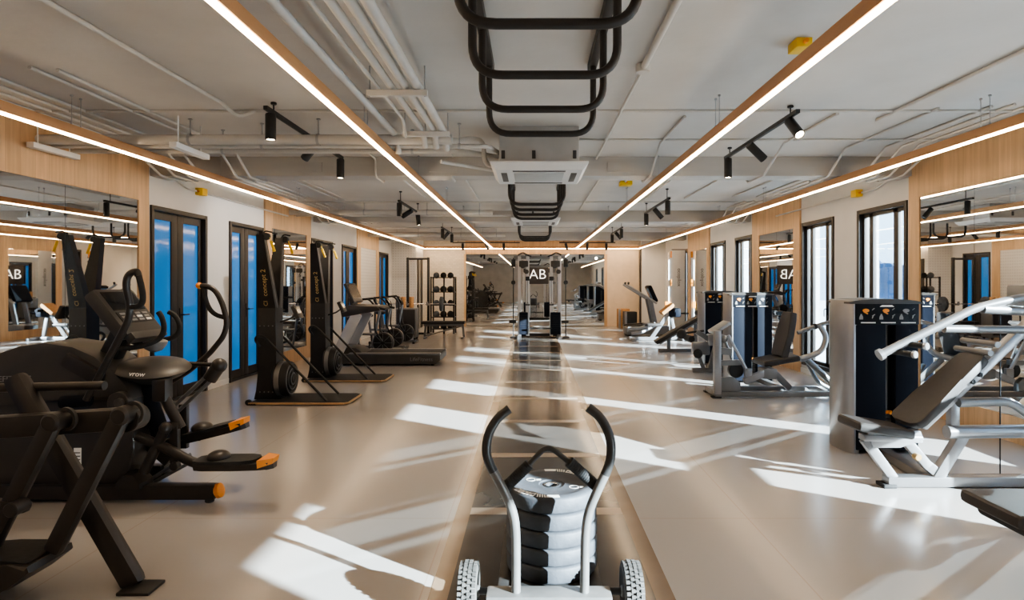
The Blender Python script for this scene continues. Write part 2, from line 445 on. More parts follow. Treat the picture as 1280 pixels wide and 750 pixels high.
# right windows: dark frame, tall sash, upright opened-in sash stile and glass
for i, (a, b) in enumerate(WINS):
    w = struct_root('window_%d' % (i+1), (XW, (a+b)/2, WZ0))
    m2 = MB(); t = 0.06; xa, xb = XW-0.02, XW+0.14
    m2.box((xa, a, WZ0), (xb, a+t, WZ1), 0.004); m2.box((xa, b-t, WZ0), (xb, b, WZ1), 0.004)
    m2.box((xa, a+t, WZ1-t), (xb, b-t, WZ1), 0.004); m2.box((xa, a+t, WZ0), (xb, b-t, WZ0+t), 0.004)
    if i == 1: m2.box((xa+0.03, a+t, 1.15), (xb-0.03, b-t, 1.33))
    m2.build('window_frame', M_frame, w)
    p, q = a+t, b-t
    ms, mt = (p+(q-p)*0.25, p+(q-p)*0.80) if i >= 3 else (p+0.018, q-0.018)
    m2 = MB(); xs0, xs1 = XW+0.04, XW+0.09
    for (u, v_) in (((p, p+0.035), (q-0.035, q)) if i < 3 else ((p, p+0.035), (ms-0.05, ms+0.05), (mt-0.045, mt+0.045), (q-0.035, q))): m2.box((xs0, u, WZ0+t), (xs1, v_, WZ1-t), 0.003)
    m2.box((xs0, p, WZ0+t), (xs1, q, WZ0+t+0.05)); m2.box((xs0, p, WZ1-t-0.05), (xs1, q, WZ1-t))
    sash = m2.build('sash', M_frame, w)
    m2 = MB(); m2.box((xs0+0.02, p+0.02, WZ0+t+0.04), (xs0+0.028, q-0.02, WZ1-t-0.04)); m2.build('pane', M_glass, sash)
    m2 = MB(); m2.box((xs0-0.012, ms-0.015, 1.02), (xs0, ms+0.015, 1.18), 0.003)
    m2.tube(fillet([(xs0, ms, 1.12), (xs0-0.05, ms, 1.12), (xs0-0.05, ms, 1.0)], 0.015), 0.008); m2.build('window_handle', M_black, sash)

# outdoors
mb = MB(); mb.box((XW+WT+0.02, -40, -0.4), (60, 60, -0.2)); struct('terrace_ground', mb, M_terr)
mb = MB()
prof = [(-30, 0.3)]
yy = -30
while yy < 110:
    prof.append((yy, 6.6+1.2*math.sin(yy*0.11)+0.6*math.sin(yy*0.37+1)+random.uniform(-.35, .35))); yy += 0.8
prof += [(110, 0.3)]
mb.prism([(p[0], p[1]-0.6) for p in prof]+[(110, -1), (-30, -1)], 'x', 58, 59)
single('hill_backdrop', mb, M_hill, 'dark blue hillside backdrop seen low through the right windows', 'hill')  # flat jagged backdrop standing for distant blue hills

# far end: left and right recess walls and their dark door frames
mb = MB(); mb.box((-XW, 19.85, 0), (-3.84, 20.0, ZC)); struct('wall_alcove', mb, M_peg)
mb = MB(); mb.box((-3.95, 20.0, 0), (-3.84, YF, ZC)); struct('wall_alcove_side', mb, M_wall)
for i, (ya, yb) in enumerate(((20.02, 20.40), (20.62, 20.98))):
    mb = MB(); mb.box((-3.84, ya, 0), (-3.815, yb, 2.35), 0.003); struct('door_%d' % (8+i), mb, M_frame)
mb = MB(); mb.box((3.80, 20.85, 0), (XW, 21.0, ZC)); struct('wall_niche', mb, M_wall)
mb = MB(); mb.box((3.76, 20.84, 0), (3.80, 20.98, ZC-0.25), 0.003); struct('trim_10', mb, M_frame)
# oak header band above the far mirrors and piers either side
mb = MB(); mb.box((-2.36, YF-0.05, 2.56), (2.60, YF, ZC)); struct('trim_11', mb, M_wood)
mb = MB(); mb.box((-2.40, YF-0.06, 0), (-2.335, YF, 2.56)); struct('trim_12', mb, M_wood)
mb = MB(); mb.box((2.56, YF-0.06, 0), (2.66, YF, 2.56)); struct('trim_13', mb, M_wood)
mb = MB(); mb.box((2.66, YF-0.04, 0), (3.78, YF, 2.9)); struct('trim_14', mb, mat('warm_plaster', (0.66, 0.53, 0.40), 0.7, var=0.05, scale=5))

# oak panels with mirrors
def panel(n, side, y0, y1, my0, my1, mz0, mz1, seams, top):
    """oak cladding around a mirror; side -1 left wall, +1 right wall"""
    d = 0.03; xa, xb = (-XW, -XW+d) if side < 0 else (XW-d, XW)
    mb = MB()
    mb.box((xa, y0, 0), (xb, my0, top)); mb.box((xa, my1, 0), (xb, y1, top))
    mb.box((xa, my0, 0), (xb, my1, mz0)); mb.box((xa, my0, mz1), (xb, my1, top))
    struct('trim_%d' % n, mb, M_wood)
    return [my0]+seams+[my1], (-XW+0.004, -XW+0.02) if side < 0 else (XW-0.02, XW-0.004)
def mirrors(ys, xs, mz0, mz1, labels, group):
    for (a, b, lb) in zip(ys[:-1], ys[1:], labels):
        m2 = MB(); m2.box((xs[0], a+0.003, mz0+0.002), (xs[1], b-0.003, mz1-0.002))
        single('wall_mirror', m2, M_mirror, lb, 'mirror', group)
ys, xs = panel(20, -1, 4.2, 7.24, 4.45, 7.05, 0.25, 2.51, [5.95], ZC)
mirrors(ys, xs, 0.25, 2.51, ['large wall mirror in the oak panel behind the elliptical shroud, pane nearer the camera',
        'large wall mirror in the oak panel left of the blue doors, pane nearer the doors'], 'mirrors on the left wall')
ys, xs = panel(21, -1, 10.40, 12.55, 10.66, 12.30, 0.25, 2.51, [], ZC)
mirrors(ys, xs, 0.25, 2.51, ['narrow wall mirror in the oak panel behind the two ski machines'], 'mirrors on the left wall')
mb = MB(); y0, y1 = 15.9, 18.12
mb.box((-XW, y0, 0), (-XW+0.03, 16.2, ZC)); mb.box((-XW, 17.8, 0), (-XW+0.03, y1, ZC)); mb.box((-XW, 16.2, 2.5), (-XW+0.03, 17.8, ZC))
struct('trim_22', mb, M_wood)
mb = MB(); mb.box((-XW, 16.2, 0.0), (-XW+0.02, 17.8, 2.5)); struct('trim_23', mb, M_peg)
ys, xs = panel(24, 1, 5.50, 7.36, 5.58, 7.16, 0.25, 2.56, [6.28], ZC)
mirrors(ys, xs, 0.25, 2.56, ['tall wall mirror in the right oak panel, pane nearer the camera',
        'tall wall mirror in the right oak panel, pane beside the first bright window'], 'mirrors on the right wall')
ys, xs = panel(25, 1, 10.36, 12.60, 10.62, 12.22, 0.25, 2.50, [11.36], ZC)
mirrors(ys, xs, 0.25, 2.50, ['wall mirror pane in the middle oak panel on the right, nearer pane', 'wall mirror pane in the middle oak panel on the right, farther pane'], 'mirrors on the right wall')
ys, xs = panel(26, 1, 15.65, 17.80, 15.9, 17.5, 0.25, 2.45, [], ZC)
mirrors(ys, xs, 0.25, 2.45, ['wall mirror in the farthest oak panel on the right wall, beside the white banner'], 'mirrors on the right wall')
fx = [-2.33, -0.70, 0.92, 2.555]
for a, b, lb in zip(fx[:-1], fx[1:], ['far end wall mirror, pane left of the cable machine', 'far end wall mirror, middle pane behind the cable machine', 'far end wall mirror, pane right of the cable machine']):
    m2 = MB(); m2.box((a+0.003, YF-0.03, 0.02), (b-0.003, YF-0.005, 2.555)); single('wall_mirror', m2, M_mirror, lb, 'mirror', 'mirrors on the far wall')

# running lane painted down the middle of the floor
LY0, LY1 = -1.0, 17.6
mb = MB(); mb.box((-0.505, LY0, 0), (0.695, LY1, 0.002)); struct('trim_30', mb, M_lane_tan)
mb = MB(); mb.box((-0.41, LY0+0.1, 0.002), (0.60, LY1-0.1, 0.003)); struct('trim_31', mb, M_lane_dark)
mb = MB(); y = 4.02-1.31*3
while y < LY1-0.2:
    mb.box((-0.41, y-0.06, 0.003), (0.60, y+0.06, 0.0038)); y += 1.31
struct('trim_32', mb, M_lane_line)

# ------------------------------------------------------------------ ceiling services
def linear_light(p0, p1, label, wires=True):
    p0 = V(*p0); p1 = V(*p1); d = (p1-p0).normalized(); s = V(-d.y, d.x, 0)
    mid = (p0+p1)/2
    t = thing('linear_light', label, 'light', (mid.x, mid.y, ZC))
    m2 = MB(); m2.bar(p0+V(0, 0, .047), p1+V(0, 0, .047), 0.05, 0.078, bevel=0.003); m2.build('housing', M_copper, t)
    m2 = MB(); m2.bar(p0+V(0, 0, 0.0), p1, 0.031, 0.016, bevel=0.002); m2.build('diffuser', M_led, t)
    if wires:
        L = (p1-p0).length; k = 0.9
        while k < L:
            for e in (-0.05, 0.05):
                c = p0+d*(k+e)
                m2 = MB(); m2.tube([c+V(0, 0, .085), V(c.x, c.y, ZC)], 0.0028, 6)
                m2.disc(V(c.x, c.y, ZC-0.008), 0.012, 0.016, seg=10)
                m2.disc(c+V(0, 0, .095), 0.006, 0.03, seg=8); m2.build('wire', M_casing, t)
            k += 2.35
    return t
ZL = 2.735
LYE = 20.95
linear_light((-3.76, -3, ZL), (-3.76, LYE, ZL), 'long copper linear light hung over the left machines, outermost on the left')
linear_light((-1.37, -3, ZL), (-1.37, LYE-0.03, ZL), 'long copper linear light hung just left of the monkey bars')
linear_light((1.53, -3, ZL), (1.53, LYE-0.03, ZL), 'long copper linear light hung just right of the monkey bars')
linear_light((3.74, -3, ZL), (3.74, LYE, ZL), 'long copper linear light hung over the right machines, outermost on the right')
linear_light((-3.735, LYE, ZL), (3.715, LYE, ZL), 'copper linear light running crosswise in front of the far mirrors')

def pipe(pts, r, label, clips=(), name='ceiling_pipe', m=None, seg=12, fr=0.06, group=None, hang=()):
    o = thing(name, label, 'pipe', tuple(pts[0]), group)
    m2 = MB(); m2.tube(fillet(pts, fr), r, seg); m2.build('tube', m or M_pipe, o)
    for (x, y, z) in hang:
        m2 = MB(); m2.tube([(x, y, z), (x, y, ZC)], 0.006, 6); m2.disc((x, y, ZC-0.006), 0.02, 0.012, seg=10)
        m2.lathe([(r+0.003, -0.012), (r+0.006, -0.012), (r+0.006, 0.012), (r+0.003, 0.012), (r+0.003, -0.012)], (x, y, z), (V(*pts[1])-V(*pts[0])), 14)
        m2.build('hanger', M_casing, o)
    return o
# big cross pipes on the left of every bay
for (y, z, lab) in ((5.62, 2.875, 'thick white pipe crossing the left ceiling in the nearest bay'),
                    (11.44, 2.88, 'thick white pipe crossing the left ceiling in the second bay'),
                    (16.9, 2.88, 'thick white pipe crossing the left ceiling in the farthest bay')):
    pipe([(-XW, y, z), (-0.75, y, z)], 0.047, lab, hang=[(-3.2, y, z), (-2.0, y, z), (-1.0, y, z)])
pipe([(-XW, 5.78, 2.85), (-0.42, 5.78, 2.85), (-0.33, 6.1, 2.85)], 0.022, 'slim white pipe just beyond the thick nearest cross pipe', hang=[(-2.6, 5.78, 2.85), (-.7, 5.78, 2.85)])
pipe([(-XW, 6.02, 2.855), (-0.7, 6.02, 2.855), (-0.36, 6.3, 2.855)], 0.026, 'medium white pipe farthest of the three nearest cross pipes', hang=[(-3.1, 6.02, 2.855), (-1.2, 6.02, 2.855)])
pipe([(-XW, 11.75, 2.86), (-0.4, 11.75, 2.86)], 0.025, 'slim white pipe beyond the thick second bay cross pipe', hang=[(-2.5, 11.75, 2.86)])
# conduits clipped across the slab
for (y, lab) in ((5.33, 'thin conduit clipped across the slab in front of the air conditioner'), (11.3, 'thin conduit clipped across the slab in the second bay'), (16.6, 'thin conduit clipped across the slab in the last bay')):
    pipe([(-XW, y, ZC-0.012), (XW, y, ZC-0.012)], 0.013, lab, name='conduit', seg=8)
pipe([(-0.3, 6.4, ZC-0.012), (XW, 6.4, ZC-0.012)], 0.012, 'thin conduit across the slab between track light and beam on the right', name='conduit', seg=8)
# bundle running lengthwise left of the monkey bars
zb = CH+1.40
for (x, r, z, ye, lab) in ((-1.29, 0.030, zb, 5.75, 'left pipe of the bundle by the inner left light'),
                     (-1.10, 0.014, zb, 5.2, 'thinnest pipe of the overhead bundle'),
                     (-1.00, 0.026, zb, 5.6, 'third pipe from left of the overhead bundle'),
                     (-0.90, 0.030, zb, 5.62, 'fourth pipe from left of the overhead bundle'),
                     (-0.815, 0.032, zb, 5.7, 'rightmost pipe of the overhead bundle nearest the monkey bars')):
    pts = [(x, -3, z), (x, ye-0.1, z), (x, ye+0.02, z-0.13)] if x > -1.2 else [(x, -3, z), (x, ye, z), (x, ye+.05, z-0.15)]
    pipe(pts, r, lab, hang=())
for (y, lab) in ((2.0, 'pipe bracket nearest the camera over the pipe bundle'), (4.25, 'pipe bracket carrying the pipe bundle, middle one'), (5.42, 'pipe bracket carrying the end of the pipe bundle')):
    t = thing('pipe_bracket', lab, 'bracket', (-1.0, y, ZC), 'pipe brackets')
    m2 = MB(); m2.box((-1.17, y-0.02, zb-0.075), (-0.74, y+0.02, zb-0.033), 0.003); m2.build('channel', M_pipe, t)
    for x in (-1.15, -0.76):
        m2 = MB(); m2.tube([(x, y, zb-0.08), (x, y, ZC)], 0.006, 6); m2.build('rod', M_casing, t)
# lone conduits
A = at(66, 0, 3.27); 
pipe([(-2.62, 2.0, ZC-0.02), (-2.62, 5.05, ZC-0.02), (-2.55, 5.2, ZC-0.10), (-2.45, 5.3, ZC-0.02)], 0.017, 'single conduit along the slab above the left machines', name='conduit')
pipe([(0.78, 1.0, ZC-0.03), (0.78, 4.2, ZC-0.03)], 0.022, 'white pipe along the slab right of the monkey bars ending in a round box', name='conduit')
pipe([(0.78, 4.2, ZC-0.03), (0.78, 7.28, ZC-0.03)], 0.013, 'thin conduit running on from the round box toward the beam', name='conduit')
m2 = MB(); m2.disc((0.78, 4.22, ZC-0.03), 0.05, 0.06); single('junction_box', m2, M_pipe, 'round white junction box on the slab right of the monkey bars', 'junction box')
pipe([(1.86, 3.3, ZC-0.02), (1.86, 6.2, ZC-0.02), (1.80, 6.35, ZC-.02)], 0.014, 'thin conduit beside the yellow junction box', name='conduit')
pipe([(3.22, 3.4, ZC-0.02), (3.22, 5.6, ZC-0.02)], 0.016, 'conduit clipped to the slab at the upper right edge', name='conduit')
pipe([(2.05, 7.62, ZC-0.02), (2.05, 11.2, ZC-0.02)], 0.014, 'conduit along the second bay slab right of the inner light', name='conduit')
pipe([(0.98, 7.62, ZC-0.02), (0.98, 12.7, ZC-0.02)], 0.013, 'conduit along the second bay slab right of the far monkey bars', name='conduit')
pipe([(-0.95, 5.7, 2.9), (-0.95, 6.6, ZC-0.02), (-0.95, 7.2, ZC-0.02)], 0.012, 'conduit bending up from the bundle to the slab', name='conduit')
pipe([(-1.9, 6.5, ZC-0.02), (-1.9, 7.27, ZC-.03), (-1.9, 7.29, 2.82), (-1.9, 7.7, 2.82), (-1.9, 7.75, ZC-0.02), (-1.9, 10.7, ZC-0.02)], 0.014, 'conduit dropping round the first beam on the left', name='conduit')
pipe([(-0.98, 7.29, 2.83), (-0.98, 7.66, 2.82), (-0.98, 7.75, ZC-0.02), (-0.98, 11.0, ZC-0.02)], 0.013, 'conduit under the first beam left of the air conditioner', name='conduit')
# refrigerant lines to the cassette
pipe([(-1.0, 5.78, 2.93), (-0.75, 5.9, 2.93), (-0.62, 6.0, 2.98), (-0.5, 6.1, 2.98), (-0.48, 6.15, 2.74), (-0.33, 6.2, 2.74)], 0.026, 'insulated line bending up and down into the air conditioner', fr=0.08)
pipe([(-0.9, 5.92, 2.73), (-0.36, 6.25, 2.70)], 0.02, 'straight insulated line into the left side of the air conditioner')

def conduit_run(side, bay, xs, lab, y_in, y_out):
    for i, x in enumerate(xs):
        o = i*0.06
        pts = [(side*x, y_in+o, ZC-0.014), (side*x, bay-.75+o, ZC-0.014), (side*(x+.02), bay-.12+o*.3, 2.818), (side*(x+.02), bay+.38, 2.818), (side*x, bay+.75, ZC-.014), (side*x, y_out, ZC-.014)]
        pipe(pts, 0.0135, lab+', '+('nearest the wall', 'second from the wall', 'third from the wall', 'fourth from the wall', 'fifth from the wall', 'farthest from the wall')[i],
             name='conduit', group='conduits dipping under the beams', seg=8, fr=.03)
XS = (4.42, 4.27, 4.12, 3.97, 3.55, 3.40)
conduit_run(-1, 7.3, XS, 'conduit dipping under the first beam on the left', 4.0, 10.9)
conduit_run(1, 7.3, XS[:5], 'conduit dipping under the first beam on the right', 5.0, 10.6)
conduit_run(1, 7.3, (2.75,), 'lone conduit dipping under the first beam beside the right track light', 5.4, 10.8)
conduit_run(1, 7.3, (1.40,), 'lone conduit dipping under the first beam beside the inner right light', 5.5, 9.0)
conduit_run(-1, 12.75, XS[:4], 'conduit dipping under the second beam on the left', 11.3, 15.5)
conduit_run(1, 12.75, XS[:4], 'conduit dipping under the second beam on the right', 11.0, 15.5)
for side, y, lab in ((-1, 7.75, 'conduit along the left wall above the blue doors'), (1, 7.75, 'conduit along the right wall above the first windows')):
    pipe([(side*4.62, y-0.35, 2.98), (side*4.62, y+0.3, 2.80), (side*4.62, y+3.6, 2.80)], 0.014, lab, name='conduit')
for (c, s, lab) in ((at(1000, 62, 3.82), (0.05, 0.07, 0.03), 'yellow junction box on the slab beside the inner right light, nearest the camera'),
                    (V(-4.60, 8.35, 2.80), (0.05, 0.07, 0.05), 'yellow junction box on the left wall above the blue doors'),
                    (V(4.60, 8.5, 2.80), (0.05, 0.07, 0.05), 'yellow junction box on the right wall above the first window'),
                    (V(1.42, 9.1, 3.04), (0.09, 0.10, 0.03), 'yellow junction box on the second bay slab beside the inner right light'),):
    if c.z > 2.9: c.z = ZC-s[2]
    t = thing('junction_box', lab, 'junction box', tuple(c))
    m2 = MB(); m2.box(c-V(*s), c+V(*s), 0.008); m2.build('box', M_yellow, t)
    m2 = MB(); m2.tube([c+V(0, -s[1]-0.03, 0), c+V(0, s[1]+0.03, 0)], 0.014, 10); m2.build('gland', M_orange, t)

# track lights
def head(parent, c, d, L=0.22, r=0.043, lit=True):
    c = V(*c); d = V(*d).normalized()
    m2 = MB(); q = [c, c+V(0, 0, -0.06)]
    m2.tube(q, 0.008, 8)
    a = c+V(0, 0, -0.06)-d*0.05
    m2.lathe([(r*0.9, 0), (r, 0.008), (r, L), (r*0.86, L), (r*0.84, L-0.02), (0.001, L-0.02)], a, d, 20)
    h = m2.build('lamp_head', M_black, parent)
    m2 = MB(); m2.disc(a+d*(L-0.012), r*0.80, 0.012, d, 18); m2.build('lens', M_lens if lit else M_glassdark, h)
    return a+d*(L+0.01), d
M_glassdark = mat('unlit_lens', (0.05, 0.05, 0.05), 0.2, var=0.1)
def track(p0, p1, heads, label, zt=None):
    p0 = V(*p0); p1 = V(*p1)
    t = thing('track_light', label, 'track light', tuple((p0+p1)/2))
    m2 = MB(); m2.bar(p0, p1, 0.036, 0.034, bevel=0.003); m2.build('track', M_black, t)
    for k in (0.08, 0.92):
        c = p0.lerp(p1, k)
        m2 = MB(); m2.tube([c, V(c.x, c.y, ZC)], 0.006, 6); m2.disc(V(c.x, c.y, ZC-0.01), 0.025, 0.02, seg=12); m2.build('hanger_rod', M_black, t)
    res = []
    for (k, d, lit) in heads: res.append(head(t, p0.lerp(p1, k)+V(0, 0, -0.015), d, lit=lit))
    return res
zt = CH+1.45
track((-2.2, 4.95, zt), (-2.2, 6.95, zt), [(0.05, (0, 0, -1), True), (0.55, (-0.9, 0.5, -0.8), False), (0.97, (0, 0, -1), True)], 'black track light over the ellipticals in the nearest left bay')
track((2.24, 5.05, zt), (2.24, 6.95, zt), [(0.07, (0.15, -0.75, -0.8), True), (0.55, (0.7, 0.15, -0.6), False), (0.95, (0, 0, -1), True)], 'black track light over the right machines in the nearest bay')
zt2 = CH+1.36
track((2.2, 9.6, zt2), (2.2, 11.7, zt2), [(0.06, (0, 0, -1), False), (0.5, (0.6, 0, -0.7), False), (0.93, (0, 0, -1), True)], 'black track light in the second bay on the right')
track((-2.2, 9.9, zt2), (-2.2, 11.7, zt2), [(0.03, (0, 0, -1), False), (0.5, (-0.7, 0.2, -0.4), False), (0.93, (0.1, 0, -1), True)], 'black track light in the second bay on the left')
track((2.2, 14.6, zt2), (2.2, 16.6, zt2), [(0.08, (0, 0, -1), False), (0.5, (0.6, 0, -0.7), False), (0.93, (0, 0, -1), True)], 'black track light in the last bay on the right')
track((-2.2, 14.6, zt2), (-2.2, 16.6, zt2), [(0.08, (0, 0, -1), False), (0.5, (-0.6, 0, -0.7), False), (0.93, (0, 0, -1), True)], 'black track light in the last bay on the left')
zt3 = CH+1.34
track((-2.62, 19.8, zt3), (-0.4, 19.8, zt3), [(0.15, (0, .3, -1), False), (0.5, (0.3, 0.4, -.7), False), (0.76, (0, .3, -1), True)], 'black crosswise track light at the far end left of the cable machine')
track((0.9, 19.8, zt3), (2.75, 19.8, zt3), [(0.12, (0.3, .3, -1), False), (0.5, (0, 0.4, -.7), False), (0.84, (0, .3, -1), True)], 'black crosswise track light at the far end right of the cable machine')

# white trunking and blank plates on the slab
for (x, y, lab) in ((-4.57, 5.42, 'white box trunking on the upper left by the oak panel'), (-3.28, 5.42, 'white box trunking left of the first track light')):
    m2 = MB(); m2.box((x, y, 2.76), (x+0.07, y+0.56, 2.81), 0.004)
    m2.tube([(x+0.03, y+0.09, 2.80), (x+.03, y+.09, ZC)], 0.006, 6); m2.tube([(x+0.03, y+0.47, 2.80), (x+.03, y+.47, ZC)], 0.006, 6)
    single('cable_trunking', m2, M_white, lab, 'trunking')
for (x, w, lab) in ((-2.85, 0.3, 'blank plate on the first beam left'), (-1.25, 0.35, 'blank plate on the first beam beside the inner left light'), (0.92, .32, 'blank plate on the first beam right of the air conditioner')):
    m2 = MB(); m2.box((x, 7.285, 2.88), (x+w, 7.301, 3.0), 0.004); single('access_plate', m2, M_beam, 'painted '+lab, 'plate')

# air conditioner cassettes
def cassette(yc, lab, zb_):
    t = thing('ceiling_cassette', lab, 'air conditioner', (0.07, yc, ZC))
    m2 = MB(); m2.box((-0.32, yc-0.36, zb_+0.07), (0.46, yc+0.36, ZC), 0.006)
    c = m2.build('casing', M_casing, t)
    for x in (-0.30, 0.0, 0.40):
        m2 = MB(); m2.box((x, yc-0.375, zb_+0.12), (x+0.035, yc-0.355, zb_+0.20), 0.003); m2.build('bracket', M_shroud, c)
    m2 = MB()
    h = 0.475
    m2.hexa([(0.07-h+.05, yc-h+.05, zb_), (0.07+h-.05, yc-h+.05, zb_), (0.07+h-.05, yc+h-.05, zb_), (0.07-h+.05, yc+h-.05, zb_),
             (0.07-h, yc-h, zb_+.06), (0.07+h, yc-h, zb_+.06), (0.07+h, yc+h, zb_+.06), (0.07-h, yc+h, zb_+.06)])
    m2.box((0.07-h, yc-h, zb_+.06), (0.07+h, yc+h, zb_+.075), 0.003); p = m2.build('panel', M_acw, t)
    m2 = MB(); m2.box((-0.18, yc-0.25, zb_-0.006), (0.32, yc+0.25, zb_+0.004), 0.003)
    m2.build('grille', M_grille, p)
    for (x0, y0, x1, y1) in ((-0.19, -0.37, 0.33, -0.31), (-0.19, 0.31, 0.33, 0.37), (-0.31, -0.25, -0.25, 0.25), (0.39, -0.25, 0.45, 0.25)):
        m2 = MB(); m2.box((x0, yc+y0, zb_-0.003), (x1, yc+y1, zb_+0.004), 0.002); m2.build('louver', M_shroud, p)
    return t
cassette(6.24, 'white four-way ceiling air conditioner with grey casing behind the first monkey bars', CH+1.10)
cassette(11.9, 'white ceiling air conditioner behind the second monkey bars', CH+1.18)

# monkey bars
def monkey(y0, n, lab, pre=0.0):
    t = thing('monkey_bars', lab, 'monkey bars', (0.063, y0, ZC), 'ceiling monkey bars')
    W = 0.355; zr = CH+1.02; dy = 0.58
    for s in (-1, 1):
        m2 = MB(); m2.box((0.063+s*W-0.028, y0-0.12-pre, ZC-0.06), (0.063+s*W+0.028, y0+dy*(n-1)+0.12, ZC), 0.004); m2.build('rail', M_bars, t)
    for i in range(n):
        y = y0+i*dy
        pts = fillet([(0.063-W, y, ZC-0.03), (0.063-W, y, zr), (0.063+W, y, zr), (0.063+W, y, ZC-0.03)], 0.15, 8)
        m2 = MB(); m2.tube(pts, 0.0215, 14); m2.build('rung', M_bars, t)
monkey(2.36, 4, 'black ceiling monkey bars nearest the camera, in front of the air conditioner', pre=0.6)
monkey(7.76, 4, 'black ceiling monkey bars just behind the air conditioner')
monkey(13.22, 3, 'black ceiling monkey bars farthest away above the cable machine')

# ------------------------------------------------------------------ push sled with bumper plates
SY = 2.66
t = thing('push_sled', 'grey push sled with two upright handles and tread wheels, front centre on the lane', 'push sled', (0.085, SY, 0))
m2 = MB()
m2.box((-0.20, SY-0.06, 0.105), (0.35, SY+0.045, 0.168), 0.008)                       # axle beam
m2.build('cross_beam', M_sled, t)
m2 = MB(); m2.box((-0.09, SY+0.03, 0.085), (0.27, SY+0.66, 0.125), 0.008); m2.build('deck', M_sleddark, t)
for x in (-0.13, 0.30):
    m2 = MB()
    pts = [(SY+0.05, 0.0), (SY+0.72, 0.0), (SY+0.84, 0.05), (SY+0.86, 0.115), (SY+0.05, 0.115)]
    m2.prism(pts, 'x', x-0.03, x+0.03, 0.004); m2.build('runner', M_sleddark, t)
m2 = MB(); m2.tube([(-0.34, SY+0.06, 0.135), (0.51, SY+0.06, 0.135)], 0.016, 12); m2.build('axle', M_sleddark, t)
m2 = MB(); m2.tube([(0.095, SY+0.345, 0.10), (0.095, SY+0.345, 0.50)], 0.0235, 16); m2.build('plate_post', M_steel, t)
# upright handles (photo outline) rising from the cross beam
def P(px, py, dy=0.0): return at(px, py, SY-0.01+dy)
Lp = [P(645, 741, .0), P(645, 668), P(642, 640), P(627, 607, -.01), P(607, 572, -.02), P(609, 545, -.02), P(620, 524, -.01), P(637, 511, 0)]
Rp = [P(730.5, 741, .0), P(731.5, 668), P(735, 640), P(748, 610, -.01), P(764, 577, -.02), P(764, 548, -.02), P(752, 522, -.01), P(735, 509, 0)]
for pts in (Lp, Rp):
    m2 = MB(); f = fillet(pts, 0.07, 6); m2.tube(f, 0.0205, 16); hnd = m2.build('handle_post', M_sled, t)
    m2 = MB(); k = int(len(f)*0.50); m2.tube(f[k:], 0.0209, 16); m2.build('hand_grip', M_sleddark, hnd)  # no separate grip: upper post darkened for black finish and painted-in shade
v_ = fillet([P(632, 609, .02), P(664, 578, .03), P(684, 556, .03), P(712, 578, .03), P(745, 607, .02)], 0.05, 6)
m2 = MB(); m2.tube(v_, 0.0125, 12); vb = m2.build('strap_bar', M_sleddark, t)
for (a, b) in (((631, 610), (662, 580)), ((711, 577), (745, 607))):
    A = P(a[0], a[1], .02); B = P(b[0], b[1], .03)
    m2 = MB(); prof = [(0.019, 0)]
    L = (B-A).length
    n = 16
    for i in range(n):
        prof += [(0.0255, L*(i+0.15)/n), (0.0255, L*(i+0.75)/n), (0.0235, L*(i+0.95)/n)]
    prof.append((0.019, L)); m2.lathe(prof, A, B-A, 18); m2.build('ribbed_grip', M_foam, vb)
M_tire = mat('dusty_tire_rubber', (0.075, 0.071, 0.067), 0.75, var=0.35, scale=25)
for x in (-0.287, 0.452):
    c = V(x, SY+0.06, 0.135)
    m2 = MB(); R = 0.122; w = 0.044
    m2.lathe([(0.062, -w*0.8), (0.09, -w), (R-0.014, -w*0.95), (R-0.004, -w*0.6), (R, 0), (R-0.004, w*0.6), (R-0.014, w*0.95), (0.09, w), (0.062, w*0.8)], c, (1, 0, 0), 44)
    for k in range(34):
        a = 2*PI*k/34
        for (off, da, rr) in ((-0.031, 0, R-0.004), (-0.0105, 0.09, R), (0.0105, 0, R), (0.031, 0.09, R-0.004)):
            an = a+da
            cc = c+V(off, math.cos(an)*(rr+0.002), math.sin(an)*(rr+0.002))
            m = Matrix.Rotation(an, 3, 'X')
            m2.box(cc-V(0.0078, 0.0065, 0.0075), cc+V(0.0078, 0.0065, 0.0075), 0.0, m)
    wh = m2.build('wheel', M_tire, t)
    m2 = MB(); m2.disc(c, 0.064, 0.05, (1, 0, 0), 24); m2.disc(c, 0.025, 0.10, (1, 0, 0), 16); m2.build('wheel_hub', M_sled, wh)

